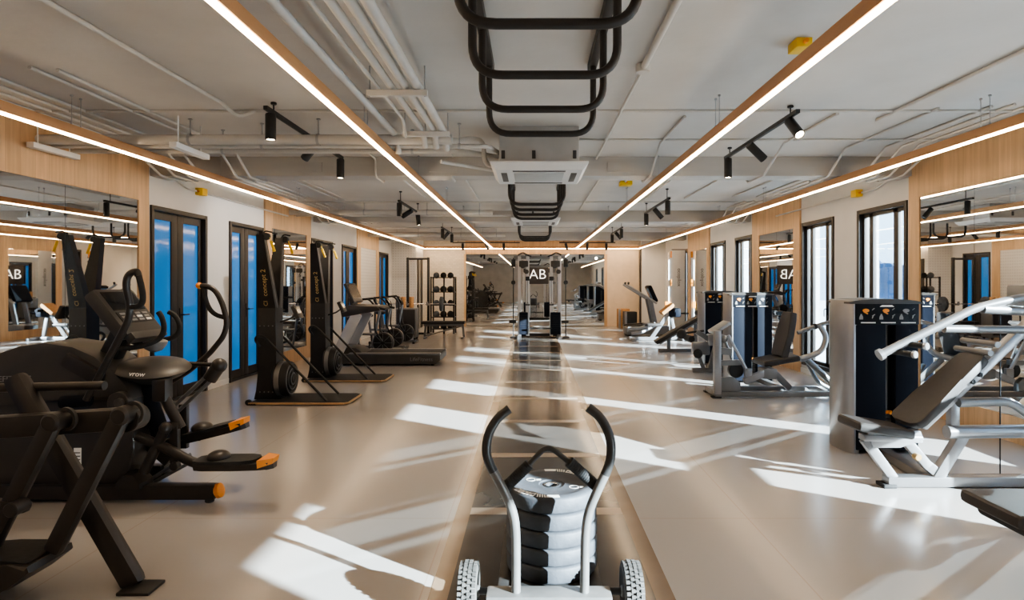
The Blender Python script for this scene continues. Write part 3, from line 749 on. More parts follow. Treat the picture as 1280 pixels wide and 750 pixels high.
PC = V(0.098, SY+0.345, 0)
plate_lab = ['bottom bumper plate of the stack, resting on the push sled deck', 'bumper plate second from the bottom of the sled stack', 'middle bumper plate of the sled stack', 'bumper plate second from the top of the sled stack', 'top bumper plate on the sled with white curved lettering around its hole']
for k in range(5):
    z0 = 0.126+k*0.0815
    t = thing('bumper_plate', plate_lab[k], 'weight plate', (PC.x, PC.y, z0), 'bumper plates stacked on the sled')
    R = 0.226+random.uniform(-.002, .002)
    m2 = MB(); h = 0.080
    m2.lathe([(0.026, 0.012), (0.06, 0.012), (0.065, 0.006), (0.16, 0.006), (0.172, 0.0), (R-0.014, 0.0), (R-.004, 0.006), (R, 0.014), (R, h-0.014), (R-.004, h-.006), (R-0.014, h),
              (0.172, h), (0.16, h-0.006), (0.065, h-0.006), (0.06, h-0.012), (0.026, h-0.012), (0.026, 0.012)], (PC.x, PC.y, z0), (0, 0, 1), 56)
    m2.build('rubber_disc', M_plate, t)
    if k == 4:
        m2 = MB(); zt_ = z0+h-0.012
        m2.lathe([(0.0262, -0.02), (0.036, -0.0), (0.040, 0.003), (0.030, 0.003), (0.0262, -0.002), (0.0262, -0.02)], (PC.x, PC.y, zt_), (0, 0, 1), 32); m2.build('steel_ring', M_steel, t)
        zz = z0+h+0.0008
        for (a0, flip) in ((math.radians(245), 1), (math.radians(65), 1)):
            m2 = MB()
            def arc(aa, ab, r0, r1, sl=0.0, n=4):
                for i in range(n):
                    u0 = aa+(ab-aa)*i/n; u1 = aa+(ab-aa)*(i+1)/n
                    q = []
                    for zc in (zz-0.0006, zz+0.0006):
                        for (r, u) in ((r0, u0), (r1, u0+sl), (r1, u1+sl), (r0, u1)):
                            q.append((PC.x+r*math.cos(u), PC.y+r*math.sin(u), zc))
                    m2.hexa(q)
            s = a0-0.62
            for wdt in (0.10, 0.05, 0.10, 0.05, 0.09):   # block letters
                arc(s, s+0.022, 0.178, 0.214); arc(s+wdt, s+wdt+0.022, 0.178, 0.214)
                arc(s, s+wdt, 0.206, 0.214, 0, 2); arc(s, s+wdt, 0.178, 0.186, 0, 2); s += wdt+0.05
            for i in range(4): arc(s, s+0.03, 0.178, 0.214, 0.05, 1); s += 0.06
            arc(s+0.03, s+0.33, 0.182, 0.212, 0, 8)
            m2.build('lettering', M_letter, t)
        for a in (math.radians(150), math.radians(-25)):
            m2 = MB()
            c = (PC.x+0.12*math.cos(a), PC.y+0.12*math.sin(a), z0+h-0.0055)
            m2.lathe([(0.020, 0), (0.024, 0), (0.024, 0.0012), (0.020, 0.0012), (0.020, 0)], c, (0, 0, 1), 24)
            m2.box((c[0]+0.028, c[1]-0.008, c[2]), (c[0]+0.052, c[1]+0.008, c[2]+0.0012)); m2.build('weight_mark', M_letter, t)

# ------------------------------------------------------------------ elliptical with charcoal shroud
YE0, YE1, YEM = 4.12, 4.62, 4.36
t = thing('elliptical_trainer', 'black elliptical with charcoal shroud, tilted console and orange pedal tips, facing the left wall', 'elliptical', (-3.3, YEM, 0))
E = t
def pj(px, py, Y): v = at(px, py, Y); return (v.x, v.z)
prof = [(-72, 600), (-78, 540), (-60, 490), (-30, 458), (0, 441), (30, 431), (60, 427), (95, 432), (122, 444), (146, 462), (163, 482)]
m2 = MB(); m2.prism([pj(x, y, 4.22) for x, y in prof]+[pj(168, 500, 4.22), pj(60, 500, 4.22), pj(-60, 505, 4.22)], 'y', 4.18, 4.56, 0.05)
sh = m2.build('shroud', M_shroud, t)
m2 = MB(); m2.prism([pj(x, y, 4.22) for x, y in ((-70, 498), (168, 498), (169, 560), (166, 584), (148, 604), (100, 612), (-60, 614))], 'y', 4.20, 4.54, 0.02)
low = m2.build('lower_shroud', mat('dark_lower_shroud', (0.04, 0.037, 0.037), 0.4, var=0.1), t)
c = at(97, 577, 4.195); m2 = MB(); m2.box(c-V(.025, .003, .095), c+V(.025, .002, .095))
stk = m2.build('sticker', M_letter, low)
m2 = MB()
for i in range(7): m2.box(c+V(-.02, -.0045, -.085+i*.024), c+V(.02, -.0028, -.078+i*.024))
m2.build('sticker_print', M_darktext, stk)
text('lettering', 'LIFEFITNESS', 0.058, at(12, 474, 4.177), (1, 0, 0.02), (0, 0, 1), M_greytex, sh, 0.001)
# base: two long floor rails with orange caps
for (Yr, xl, xr) in ((4.20, -60, 271), (4.66, -20, 205)):
    a = at(xl, 618, Yr); b = at(xr, 618, Yr); b.z = a.z = 0.075
    m2 = MB(); m2.bar(a, b, 0.085, 0.10, bevel=0.012); rail = m2.build('floor_rail', M_ellip, t)
    m2 = MB(); e = b+V(0.0, 0, 0)
    m2.lathe([(0.036, -0.012), (0.052, 0.0), (0.050, 0.025), (0.036, 0.034)], e+V(0.005, 0, 0.002), (1, -0.0, 0.25), 20); m2.build('end_cap', M_orange if Yr < 4.5 else M_rubber, rail)
    for q in (b-V(0.05, 0, 0), a+V(0.2, 0, 0)):
        m2 = MB(); m2.disc(V(q.x, q.y, 0.017), 0.03, 0.034); m2.build('foot', M_rubber, rail)
m2 = MB(); a = at(120, 618, 4.2); m2.bar(V(a.x, 4.20, .08), V(a.x, 4.66, .08), 0.10, 0.07); m2.build('cross_rail', M_ellip, t)
# column and boot
m2 = MB(); m2.bar(at(118, 486, YEM), at(163, 398, YEM), 0.10, 0.13, up=(1, 0, 0), bevel=0.02); m2.build('column', M_black, t)
m2 = MB(); m2.bar(at(84, 447, 4.2), at(132, 475, 4.2), 0.10, 0.11, bevel=0.03); m2.build('column_boot', M_ellip, t)
# console facing the user (+X)
cc = at(158, 391, YEM)
R = Matrix.Rotation(math.radians(-38), 3, 'Y')     # local x = face normal
def con(lo, hi, bev, name, m, par):
    q = MB(); lo = V(*lo); hi = V(*hi); mid = (lo+hi)/2; hf = (hi-lo)/2
    q.box(cc+R @ mid-hf, cc+R @ mid+hf, bev, R); return q.build(name, m, par)
cs = con((-0.06, -0.21, -0.20), (0.035, 0.21, 0.20), 0.03, 'console', M_shroud, t)
con((0.030, -0.17, 0.00), (0.040, 0.17, 0.165), 0.004, 'screen', M_screen, cs)
con((0.030, -0.17, -0.11), (0.041, 0.17, -0.015), 0.004, 'keypad', M_black, cs)
for i in range(3):
    for j in range(4):
        con((0.040, -0.15+j*0.08, -0.10+i*0.028), (0.0445, -0.15+j*0.08+0.055, -0.10+i*0.028+0.018), 0.002, 'key', M_greytex if (i+j) % 3 else M_letter, cs)
con((-0.02, -0.19, -0.255), (0.05, 0.19, -0.19), 0.02, 'console_tray', M_shroud, cs)
# fixed grips in front of the console and their bow
m2 = MB(); m2.tube(fillet([at(150, 436, 4.25), at(178, 433, 4.3), at(200, 424, 4.34), at(206, 412, 4.34), at(203, 397, 4.34), at(198, 390, 4.34)], 0.05), 0.019, 12); g = m2.build('fixed_grip', M_foam, t)
m2 = MB(); m2.tube(fillet([at(190, 425, 4.6), at(212, 424, 4.62), at(224, 417, 4.62), at(225, 405, 4.62), at(219, 394, 4.62), at(211, 390, 4.62)], 0.05), 0.019, 12); m2.build('fixed_grip', M_foam, t)
m2 = MB(); m2.lathe([(0.02, -.07), (0.06, -.05), (0.085, 0.0), (0.085, 0.02)], at(193, 428, 4.46), (0.2, 0, 1), 20); m2.build('cup_holder', M_greytex, t)
m2 = MB(); m2.bar(at(165, 425, 4.40), at(193, 430, 4.46), 0.1, 0.05, bevel=0.012); m2.build('grip_bracket', M_ellip, t)
# moving arms
near = [at(108, 500, 4.06), at(125, 468, 4.05), at(148, 425, 4.04), at(161, 400, 4.03), at(163, 382, 4.02), at(157, 356, 4.0), at(160, 343, 4.0), at(171, 338, 4.0), at(173, 345, 4.0)]
m2 = MB(); m2.tube(fillet(near, 0.05), 0.023, 14); ar = m2.build('moving_arm', M_ellip, t)
m2 = MB(); m2.tube(fillet([at(173, 343, 4.0), at(178, 362, 4.0), at(179, 377, 4.0), at(174, 383, 4.0), at(163, 384, 4.02)], 0.04), 0.019, 12); m2.build('arm_loop', M_foam, ar)
far = [at(190, 492, 4.72), at(205, 482, 4.72), at(236, 464, 4.74), at(262, 442, 4.75), at(280, 420, 4.75), at(284, 403, 4.75), at(279, 382, 4.75), at(271, 365, 4.75), at(262, 358, 4.75), at(249, 357, 4.75)]
m2 = MB(); m2.tube(fillet(far, 0.05), 0.021, 14); ar = m2.build('moving_arm', M_ellip, t)
m2 = MB(); m2.tube(fillet([at(255, 359, 4.75), at(257, 375, 4.75), at(262, 387, 4.75), at(270, 394, 4.75), at(281, 397, 4.75)], 0.04), 0.018, 12); m2.build('arm_loop', M_foam, ar)
m2 = MB(); m2.sphere(at(249, 357, 4.75), 0.026); m2.build('arm_tip', M_orange, ar)
# pod over the stem
pod = at(192, 463, 4.38)
m2 = MB(); q = []
m2.lathe([(0.02, -0.10), (0.10, -0.075), (0.20, -0.02), (0.245, 0.02), (0.22, 0.045), (0.12, 0.065), (0.02, 0.07)], pod, (0.10, -0.16, 1), 32)
pd = m2.build('pod', M_shroud, t)
for v in pd.data.vertices:
    pass
text('lettering', 'vrow', 0.052, pod+V(0.035, -0.238, 0.008), (1, 0, -0.05), (-.05, 0.55, .8), M_letter, pd, 0.001)
m2 = MB(); m2.tube(fillet([at(182, 480, 4.38), at(186, 500, 4.38), at(195, 525, 4.38), at(204, 550, 4.38)], 0.2), 0.06, 16, rad=None); m2.build('stem', M_navy, t)
m2 = MB(); m2.bar(at(96, 505, 4.42), at(160, 500, 4.42), 0.16, 0.10, bevel=0.02); m2.bar(at(150, 520, 4.40), at(215, 575, 4.40), 0.09, 0.09, bevel=0.01)
m2.build('drive_frame', M_ellip, t)
m2 = MB(); m2.disc(at(150, 503, 4.14), 0.075, 0.05, (0, 1, 0), 28); m2.disc(at(150, 503, 4.11), 0.03, 0.05, (0, 1, 0), 18); m2.build('crank_wheel', M_shroud, t)
m2 = MB(); m2.tube([at(78, 503, 4.10), at(112, 500, 4.10)], 0.042, 18); m2.build('damper', M_navy, t)
# upper link bar with round joint, twin tubes going down
m2 = MB(); m2.tube([at(193, 452, 4.55), at(265, 456, 4.55)], 0.016, 12); m2.build('link_bar', M_ellip, t)
m2 = MB(); m2.tube([at(276, 454, 4.52), at(262, 474, 4.52)], 0.05, 16); m2.sphere(at(274, 457, 4.52), 0.056); m2.build('joint', M_ellip, t)
for dx in (-3.2, 3.2):
    m2 = MB(); m2.tube([at(264+dx, 470+dx*.8, 4.5), at(219+dx, 512+dx*.8, 4.5)], 0.014, 10); m2.build('twin_tube', M_silver2, t)
m2 = MB(); m2.box(at(203, 487, 4.24)-V(.05, .05, .08), at(203, 487, 4.24)+V(.05, .05, .08), 0.02); m2.build('knuckle', M_ellip, t)
m2 = MB(); m2.tube([at(203, 492, 4.24), at(226, 535, 4.24)], 0.036, 14); m2.tube([at(226, 530, 4.24), at(205, 534, 4.2)], 0.034, 14, ); m2.build('swing_link', M_ellip, t)
m2 = MB(); m2.tube([at(207, 535, 4.18), at(180, 590, 4.18)], 0.035, 14); m2.sphere(at(207, 535, 4.18), 0.042); m2.build('swing_link', M_ellip, t)
m2 = MB(); m2.bar(at(219, 530, 4.22), at(219, 584, 4.22), 0.04, 0.055, up=(1, 0, 0)); m2.disc(at(219, 582, 4.2), 0.03, 0.05, (0, 1, 0)); m2.build('drop_link', M_ellip, t)
m2 = MB(); m2.bar(at(230, 505, 4.55), at(230, 560, 4.55), 0.04, 0.06, up=(1, 0, 0)); m2.build('drop_link', M_ellip, t)
m2 = MB(); c = at(169, 600, 4.2); m2.prism([(c.x-.09, .11), (c.x+.08, .11), (c.x+.08, .15), (c.x+.03, .21), (c.x-.04, .21), (c.x-.09, .15)], 'y', 4.12, 4.28, 0.015); m2.build('pivot_block', M_ellip, t)
for (p, q) in (((182, 603), (238, 568)), ((190, 604), (245, 574))):
    m2 = MB(); m2.tube([at(*p, 4.3), at(*q, 4.3)], 0.013, 10); m2.build('glide_tube', M_silver2, t)
# pedals
def pedal(tip, heel, Yp, arm, name='pedal'):
    L = 0
    a = at(heel[0], heel[1], Yp); b = at(tip[0], tip[1], Yp); d = (b-a).normalized(); L = (b-a).length
    n = V(0, 0, 1); n = (n-d*n.dot(d)).normalized(); s = V(0, 1, 0)
    def outline(z, k=1.0):
        pts = []
        for (u, w) in ((0, .06), (0.12, .085), (0.5, .10), (0.8, .095), (0.95, .07), (1.0, .035)): pts.append(a+d*L*u-s*w*k+n*z)
        return pts+[a+d*L*u+s*w*k+n*z for (u, w) in ((1.0, .035), (0.95, .07), (0.8, .095), (0.5, .10), (0.12, .085), (0, .06))]
    q = MB(); lo = [q.bm.verts.new(p) for p in outline(-0.05, .75)]; hi = [q.bm.verts.new(p) for p in outline(0.0)]
    q.bm.faces.new(lo); q.bm.faces.new(hi)
    for i in range(12): q.bm.faces.new((lo[i], lo[(i+1) % 12], hi[(i+1) % 12], hi[i]))
    pd = q.build(name, M_ellip, E)
    q = MB(); sv = L; L = L*.80; lo = [q.bm.verts.new(p) for p in outline(0.0)]; hi = [q.bm.verts.new(p) for p in outline(0.022, 1.02)]; L = sv
    q.bm.faces.new(lo); q.bm.faces.new(hi)
    for i in range(12): q.bm.faces.new((lo[i], lo[(i+1) % 12], hi[(i+1) % 12], hi[i]))
    q.build('tread', M_rubber, pd)
    q = MB()
    e = b-d*0.085
    q.hexa([e-s*.095-n*.03, b-s*.05-n*.012, b+s*.05-n*.012, e+s*.09-n*.03, e-s*.098+n*.024, b-s*.05+n*.026+d*.01, b+s*.05+n*.026+d*.01, e+s*.098+n*.024])
    q.build('pedal_tip', M_orange, pd)
    q = MB(); c = a+d*L*0.28+n*0.03; q.sphere(c, 0.075, (1.0, 1.1, 0.62)); q.build('toe_guard', M_ellip, pd)
    q = MB(); q.tube(fillet([at(*p, Yp) for p in arm]+[a+d*0.1-n*0.03], 0.06), 0.034, 12); q.build('pedal_arm', M_ellip, pd)
    return b-d*0.06-n*.05
pb = pedal((344, 575), (246, 577), 4.18, [(172, 545), (212, 562), (240, 578)])
m2 = MB(); m2.disc(V(pb.x, pb.y, 0.26), 0.028, 0.03, (0, 1, 0)); m2.tube([V(pb.x, pb.y, .26), pb+V(0, 0, .03)], 0.012); m2.build('tip_roller', M_rubber, E)
pedal((308, 526), (233, 545), 4.55, [(180, 560), (205, 556), (228, 545)])

# ------------------------------------------------------------------ nearest machine at the lower left
YN = 3.02
t = thing('elliptical_trainer', 'dark brown elliptical frame cropped by the lower left corner, with swing arms and pedal', 'elliptical', (-2.4, YN, 0))
m2 = MB(); m2.tube([at(-140, 488, 3.2), at(131, 482, 3.2)], 0.024, 14); m2.build('upper_bar', M_ellip, t)
m2 = MB(); m2.bar(at(-140, 543, YN+.05), at(172, 522, YN+.05), 0.09, 0.115, bevel=0.025)
bm_ = m2.build('main_beam', M_ellip, t)
m2 = MB(); m2.disc(at(165, 522, YN+.02), 0.065, 0.10, (0, 1, 0), 24); m2.build('beam_end', M_ellip, bm_)
m2 = MB(); m2.bar(at(18, 470, YN+.16), at(170, 733, YN+.16-.14), 0.085, 0.105, up=(1, 0, 0), bevel=0.038)
m2.build('rear_strut', M_ellip, t)
f = at(176, 737, 2.99); m2 = MB(); m2.box((f.x-.085, 2.93, 0), (f.x+.075, 3.07, 0.016), 0.006); m2.build('foot_plate', M_black, t)
for (a, b) in (((66, 528), (-16, 690)), ((152, 520), (66, 690))):
    A, B = at(*a, YN-.06), at(*b, YN-.10)
    m2 = MB(); m2.bar(A, B, 0.06, 0.085, up=(1, 0, 0), bevel=0.026); sw = m2.build('swing_arm', M_ellip, t)
    m2 = MB(); m2.disc(A+V(.004, .03, .002), 0.047, 0.13, (0, 1, 0), 24, .012); m2.build('pivot', M_ellip, sw)
    m2 = MB(); m2.lathe([(0.044, 0), (0.060, 0), (0.060, .016), (.044, .016), (.044, 0)], A+V(.03, .035, .006), (0.1, 1, 0), 24); m2.build('pivot_ring', M_shroud, sw)
m2 = MB(); m2.bar(at(-30, 628, YN-.1), at(34, 634, YN-.1), 0.05, 0.05, bevel=0.01); m2.disc(at(22, 634, YN-.12), 0.035, 0.09, (0, 1, 0)); m2.build('lower_link', M_ellip, t)
# pedal shell
m2 = MB(); pts = [(-120, 716), (-60, 694), (0, 690), (40, 690), (64, 692), (66, 700), (40, 720), (5, 737), (-60, 752), (-120, 756)]
m2.prism([pj(x, y, YN-.1) for x, y in pts], 'y', YN-.24, YN+.04, 0.02); pdl = m2.build('pedal', M_ellip, t)
m2 = MB(); m2.prism([pj(x, y, YN-.1) for x, y in ((-120, 709), (-60, 691), (0, 687), (40, 687), (60, 690), (0, 696), (-60, 702), (-120, 718))], 'y', YN-.22, YN+.02, 0.004); m2.build('tread', M_rubber, pdl)
# part beyond the frame: front upright and foot so that it stands
a = at(-140, 540, YN); m2 = MB(); m2.bar(V(a.x+.05, YN+.05, .02), V(a.x+.05, YN+.05, a.z+.3), 0.09, 0.09, up=(1, 0, 0)); m2.box((a.x-.05, YN-.3, 0), (a.x+.15, YN+.4, 0.06), .01); m2.build('front_post', M_ellip, t)
m2 = MB(); m2.tube([at(-140, 488, 3.2), V(a.x+.05, YN+.05, a.z+.2)], 0.024, 10); m2.build('brace', M_ellip, t)

# ------------------------------------------------------------------ ski machines
def make_ski():
    t = thing('ski_machine', 'black upright ski machine with gold lettering on a wooden base, nearer of the two', 'ski machine', (-2.93, 7.83, 0), 'ski machines')
    m2 = MB(); m2.prism([(-3.55, 7.50), (-2.36, 7.50), (-2.30, 7.56), (-2.30, 8.10), (-2.36, 8.16), (-3.55, 8.16)], 'z', 0.012, 0.034); b = m2.build('base_board', M_ply, t)
    m2 = MB(); m2.prism([(-3.53, 7.52), (-2.375, 7.52), (-2.32, 7.57), (-2.32, 8.09), (-2.375, 8.14), (-3.53, 8.14)], 'z', 0.034, 0.040); m2.build('rubber_top', M_rubber, b)
    for y in (7.53, 8.13):
        m2 = MB(); m2.disc((-3.56, y, 0.035), 0.035, 0.04, (0, 1, 0), 18); m2.box((-3.57, y-.03, 0), (-3.45, y+.03, 0.03), .008); m2.build('transport_wheel', M_rubber, t)
    for (x, y) in ((-3.4, 7.6), (-2.5, 7.6), (-3.4, 8.05), (-2.5, 8.05)):
        m2 = MB(); m2.disc((x, y, 0.006), 0.03, 0.012); m2.build('pad_foot', M_rubber, b)
    # trunk: flared at the base
    m2 = MB()
    m2.prism([(-3.58, 0.035), (-3.22, 0.035), (-3.26, 0.16), (-3.29, 0.35), (-3.30, 1.22), (-3.53, 1.22), (-3.53, 0.35), (-3.55, 0.16)], 'y', 7.72, 7.95, 0.006)
    tr = m2.build('trunk', M_black, t)
    m2 = MB()
    for zz in (0.98, 0.13):
        for i in range(4): m2.disc((-3.50+i*0.055, 7.717, zz), 0.008, 0.006, (0, 1, 0), 10)
    m2.build('bolt_row', M_silver2, tr)
    for s in (-1, 1):
        yb = 7.835
        y0, y1 = yb+s*0.115, yb+s*0.0
        ya, yb2 = yb+s*0.325, yb+s*0.245
        q = MB()
        lo = sorted((y0, y1)); hi = sorted((ya, yb2))
        q.hexa([(-3.53, lo[0], 1.21), (-3.30, lo[0], 1.21), (-3.30, lo[1], 1.21), (-3.53, lo[1], 1.21),
                (-3.455, hi[0], 2.14), (-3.365, hi[0], 2.14), (-3.365, hi[1], 2.14), (-3.455, hi[1], 2.14)])
        arm = q.build('mast_arm', M_black, t)
        q = MB(); q.bar((-3.299, yb+s*0.06, 1.21), (-3.363, yb+s*0.285, 2.13), 0.012, 0.004, up=(1, 0, 0), bevel=0.001); q.build('edge_strip', M_silver2, arm)
        q = MB(); q.disc((-3.34, yb+s*0.285, 2.12), 0.045, 0.05, (0, 1, 0), 20); q.tube(fillet([(-3.40, yb+s*.285, 2.13), (-3.36, yb+s*.285, 2.19), (-3.27, yb+s*.285, 2.17)], .03), 0.010); q.build('pulley', M_black, arm)
        q = MB(); q.tube([(-3.31, yb+s*.285, 2.13), (-3.28, yb+s*.285, 2.05)], 0.004, 6); hd = q.build('cord', M_yellow, t)
        q = MB(); q.tube([(-3.285, yb+s*.285, 2.06), (-3.24, yb+s*.285, 1.93)], 0.017, 10); q.build('handle', M_yellow, hd)
    text('lettering', 'concept 2', 0.088, (-3.413, 7.645, 1.535), (0.006, -0.226, 1), (-1, 0, 0.006), M_gold, tr, 0.001)
    text('emblem', 'CI', 0.075, (-3.414, 7.698, 1.27), (0.0, -0.226, 1), (-1, 0, 0), M_gold, tr, 0.001)
    # flywheel facing the user
    m2 = MB(); c = V(-3.19, 7.835, 0.285); R = 0.225
    m2.lathe([(R-.02, -0.13), (R, -0.11), (R, 0.03), (R-.015, 0.055), (R-.05, 0.06), (R-.055, .05), (R-.07, .05), (R-.075, .062), (R-.11, .066), (R-.115, .055), (R-.13, .055), (R-.135, .07), (0.05, .075), (0.045, .085), (0.001, .085)], c, (1, 0, 0), 40)
    fw = m2.build('flywheel', M_black, t)
    m2 = MB()
    for rr, h in ((R-.03, .058), (R-.09, .066), (R-.15, .073)):
        m2.lathe([(rr-.006, h), (rr+.006, h), (rr+.006, h+.006), (rr-.006, h+.006), (rr-.006, h)], c, (1, 0, 0), 40)
    m2.build('cage_ring', M_silver2, fw)
    m2 = MB(); m2.lathe([(R+.001, -.09), (R+.006, -.09), (R+.006, -.03), (R+.001, -.03), (R+.001, -.09)], c, (1, 0, 0), 40); m2.build('vent_band', M_silver2, fw)
    for y in (7.60, 8.08):
        m2 = MB(); m2.tube(fillet([(-3.48, y+.08*(1 if y < 7.8 else -1), 0.72), (-3.52, y, 0.82), (-3.45, y, 0.88), (-3.36, y, 0.82), (-2.60, y, 0.037)], 0.07), 0.016, 12); m2.build('stay_bar', M_black, t)
    m2 = MB(); m2.tube(fillet([(-3.31, 7.86, 1.02), (-3.18, 7.88, 1.06), (-3.10, 7.90, 1.12)], .03), 0.012); ma = m2.build('monitor_arm', M_black, t)
    q = Matrix.Rotation(math.radians(-25), 3, 'Y'); c = V(-3.09, 7.9, 1.15)
    m2 = MB(); m2.box(c-V(.025, .085, .09), c+V(.025, .085, .09), 0.012, q); mo = m2.build('monitor', M_shroud, ma)
    m2 = MB(); e = c+q @ V(.025, 0, .02); m2.box(e-V(.002, .06, .045), e+V(.002, .06, .045), 0, q); m2.build('screen', M_screen, mo)
    return t
ski = make_ski()
s2 = copy_tree(ski); s2.location.y += 1.73; s2.location.x += 0.04
s2['label'] = 'black upright ski machine with gold lettering on a wooden base, farther one beside the treadmill'

# ------------------------------------------------------------------ treadmill
t = thing('treadmill', 'dark treadmill with silver uprights and tilted screen, standing behind the ski machines', 'treadmill', (-2.7, 11.5, 0))
m2 = MB(); m2.prism([(-3.66, 0.03), (-1.78, 0.03), (-1.70, 0.10), (-1.70, 0.20), (-3.3, 0.21), (-3.66, 0.21)], 'y', 11.10, 11.92, 0.02); dk = m2.build('deck', M_shroud, t)
m2 = MB(); m2.box((-3.25, 11.22, 0.205), (-1.72, 11.80, 0.218), .004); m2.build('belt', M_rubber, dk)
for y in (11.10, 11.80):
    m2 = MB(); m2.box((-3.4, y, 0.205), (-1.70, y+.12, 0.235), 0.01); m2.build('side_rail', M_silver2, dk)
m2 = MB(); m2.prism([(-3.72, .03), (-3.15, .03), (-3.15, .22), (-3.30, .32), (-3.6, .34), (-3.72, .26)], 'y', 11.2, 11.82, .03); m2.build('motor_hood', M_shroud, dk)
text('lettering', 'LifeFitness', 0.10, (-2.05, 11.096, 0.12), (1, 0, 0), (0, 0, 1), M_silver2, dk, 0.001)
for x in (-3.5, -1.85):
    for y in (11.2, 11.8):
        m2 = MB(); m2.disc((x, y, 0.016), .03, .032); m2.build('foot', M_rubber, dk)
for y in (11.13, 11.87):
    m2 = MB(); m2.bar((-3.66, y, 0.12), (-3.24, y, 0.97), 0.06, 0.19, up=(1, 0, 0), bevel=0.015); m2.build('upright', M_column, t)
m2 = MB(); m2.prism([(-3.52, 0.90), (-2.10, 1.02), (-2.10, 1.06), (-2.25, 1.10), (-3.40, 1.12), (-3.55, 1.05)], 'y', 11.08, 11.93, .02)
for v in m2.bm.verts:
    if v.co.x > -3.2: v.co.x = -3.2+(v.co.x+3.2)*0.35
ds = m2.build('dashboard', M_shroud, t)
for y in (11.12, 11.88):
    m2 = MB(); m2.tube(fillet([(-3.35, y, 1.06), (-2.90, y, 1.08), (-2.72, y, 1.04)], .05), .022); m2.build('handrail', M_foam, ds)
q = Matrix.Rotation(math.radians(-24), 3, 'Y'); c = V(-3.42, 11.5, 1.34)
m2 = MB(); m2.box(c-V(.03, .30, .20), c+V(.03, .30, .20), 0.02, q); sc = m2.build('console', M_shroud, t)
e = c+q @ V(.03, 0, .03); m2 = MB(); m2.box(e-V(.003, .26, .14), e+V(.003, .26, .14), 0, q); m2.build('screen', mat('lit_brown_screen', (0.10, 0.07, 0.05), 0.2, var=0.3, scale=5), sc)
m2 = MB(); m2.bar((-3.40, 11.5, 1.06), (-3.44, 11.5, 1.25), 0.35, 0.05, up=(1, 0, 0)); m2.build('neck', M_shroud, t)

# ------------------------------------------------------------------ air bikes by the left wall
def make_bike(org, lab):
    x0, y0 = org
    t = thing('fan_bike', lab, 'exercise bike', (x0, y0, 0), 'fan bikes')
    c = V(x0+.30, y0, 0.27)
    m2 = MB(); R = 0.215
    m2.lathe([(R-.03, -.09), (R, -.06), (R, .06), (R-.03, .09), (.05, .10), (.001, .10)], c, (0, -1, 0), 36); fw = m2.build('fan_cage', M_black, t)
    m2 = MB()
    for k in range(8):
        a = PI*k/4; m2.bar(c+V(.04*math.cos(a), -.10, .04*math.sin(a)), c+V((R-.02)*math.cos(a), -.094, (R-.02)*math.sin(a)), .01, .006, up=(0, 1, 0), bevel=.001)
    m2.build('cage_spokes', M_silver2, fw)
    for x in (x0-.55, x0+.55):
        m2 = MB(); m2.bar((x, y0-.27, .035), (x, y0+.27, .035), .06, .05, bevel=.01); m2.build('foot_bar', M_black, t)
    m2 = MB(); m2.bar((x0-.55, y0, .06), (x0+.55, y0, .06), .06, .05); m2.tube([(x0-.2, y0, .08), (x0-.30, y0, .72)], .028); m2.tube([(x0+.05, y0, .08), (x0+.22, y0, .98)], .028); m2.tube([(x0-.25, y0, .45), (x0+.12, y0, .45)], .028)
    m2.build('frame', M_silver2, t)
    m2 = MB(); m2.sphere((x0-.34, y0, .78), .13, (1.15, .85, .42)); m2.tube([(x0-.32, y0, .66), (x0-.33, y0, .76)], .02); m2.build('saddle', M_pad, t)
    for s in (-1, 1):
        m2 = MB(); m2.tube(fillet([(x0+.30, y0+s*.13, .30), (x0+.16, y0+s*.2, .55), (x0+.18, y0+s*.24, 1.05), (x0+.05, y0+s*.24, 1.20), (x0-.10, y0+s*.22, 1.19)], .08), .019, 10); a = m2.build('arm_lever', M_black, t)
        m2 = MB(); m2.tube([(x0+.02, y0+s*.235, 1.2), (x0-.12, y0+s*.22, 1.19)], .024, 10); m2.build('grip', M_foam, a)
        m2 = MB(); m2.bar((x0+.02, y0+s*.10, .30+s*.12), (x0+.02, y0+s*.24, .30+s*.12), .09, .025); m2.tube([(x0+.02, y0+s*.1, .30+s*.12), (x0+.02, y0+s*.08, .30)], .014); m2.build('pedal', M_rubber, t)
    m2 = MB(); m2.box((x0+.13, y0-.09, 1.02), (x0+.18, y0+.09, 1.2), .015, Matrix.Rotation(-.5, 3, 'Y')); m2.tube([(x0+.2, y0, .96), (x0+.17, y0, 1.05)], .016); m2.build('monitor', M_screen, t)
    return t
make_bike((-3.45, 12.75), 'black fan bike by the left wall, half hidden behind the treadmill')
make_bike((-3.50, 13.95), 'black fan bike by the left wall, middle one of the three')
make_bike((-3.52, 15.3), 'black fan bike by the left wall, farthest from the camera')

# squat stand, barbell, plates, bench
t = thing('squat_stand', 'black squat stand near the perforated wall at the far left', 'rack', (-3.15, 17.2, 0))
for x in (-3.62, -3.02):
    m2 = MB(); m2.bar((x, 17.5, .03), (x, 17.5, 2.28), .07, .07, up=(1, 0, 0)); u = m2.build('upright', M_black, t)
    m2 = MB(); m2.bar((x, 16.95, .035), (x, 17.9, .035), .07, .07); m2.build('foot_rail', M_black, t)
    m2 = MB(); m2.bar((x, 17.42, .90), (x, 17.28, .90), .06, .03); m2.box((x-.03, 17.27, .9), (x+.03, 17.29, 1.0)); m2.build('hook', M_silver2, u)
m2 = MB(); m2.bar((-3.62, 17.5, 2.24), (-3.02, 17.5, 2.24), .06, .06); m2.build('top_bar', M_black, t)
m2 = MB(); m2.bar((-3.62, 17.85, .035), (-3.02, 17.85, .035), .06, .06); m2.build('rear_bar', M_black, t)
t = thing('barbell', 'steel barbell resting on the squat stand hooks', 'barbell', (-3.32, 17.36, .93))
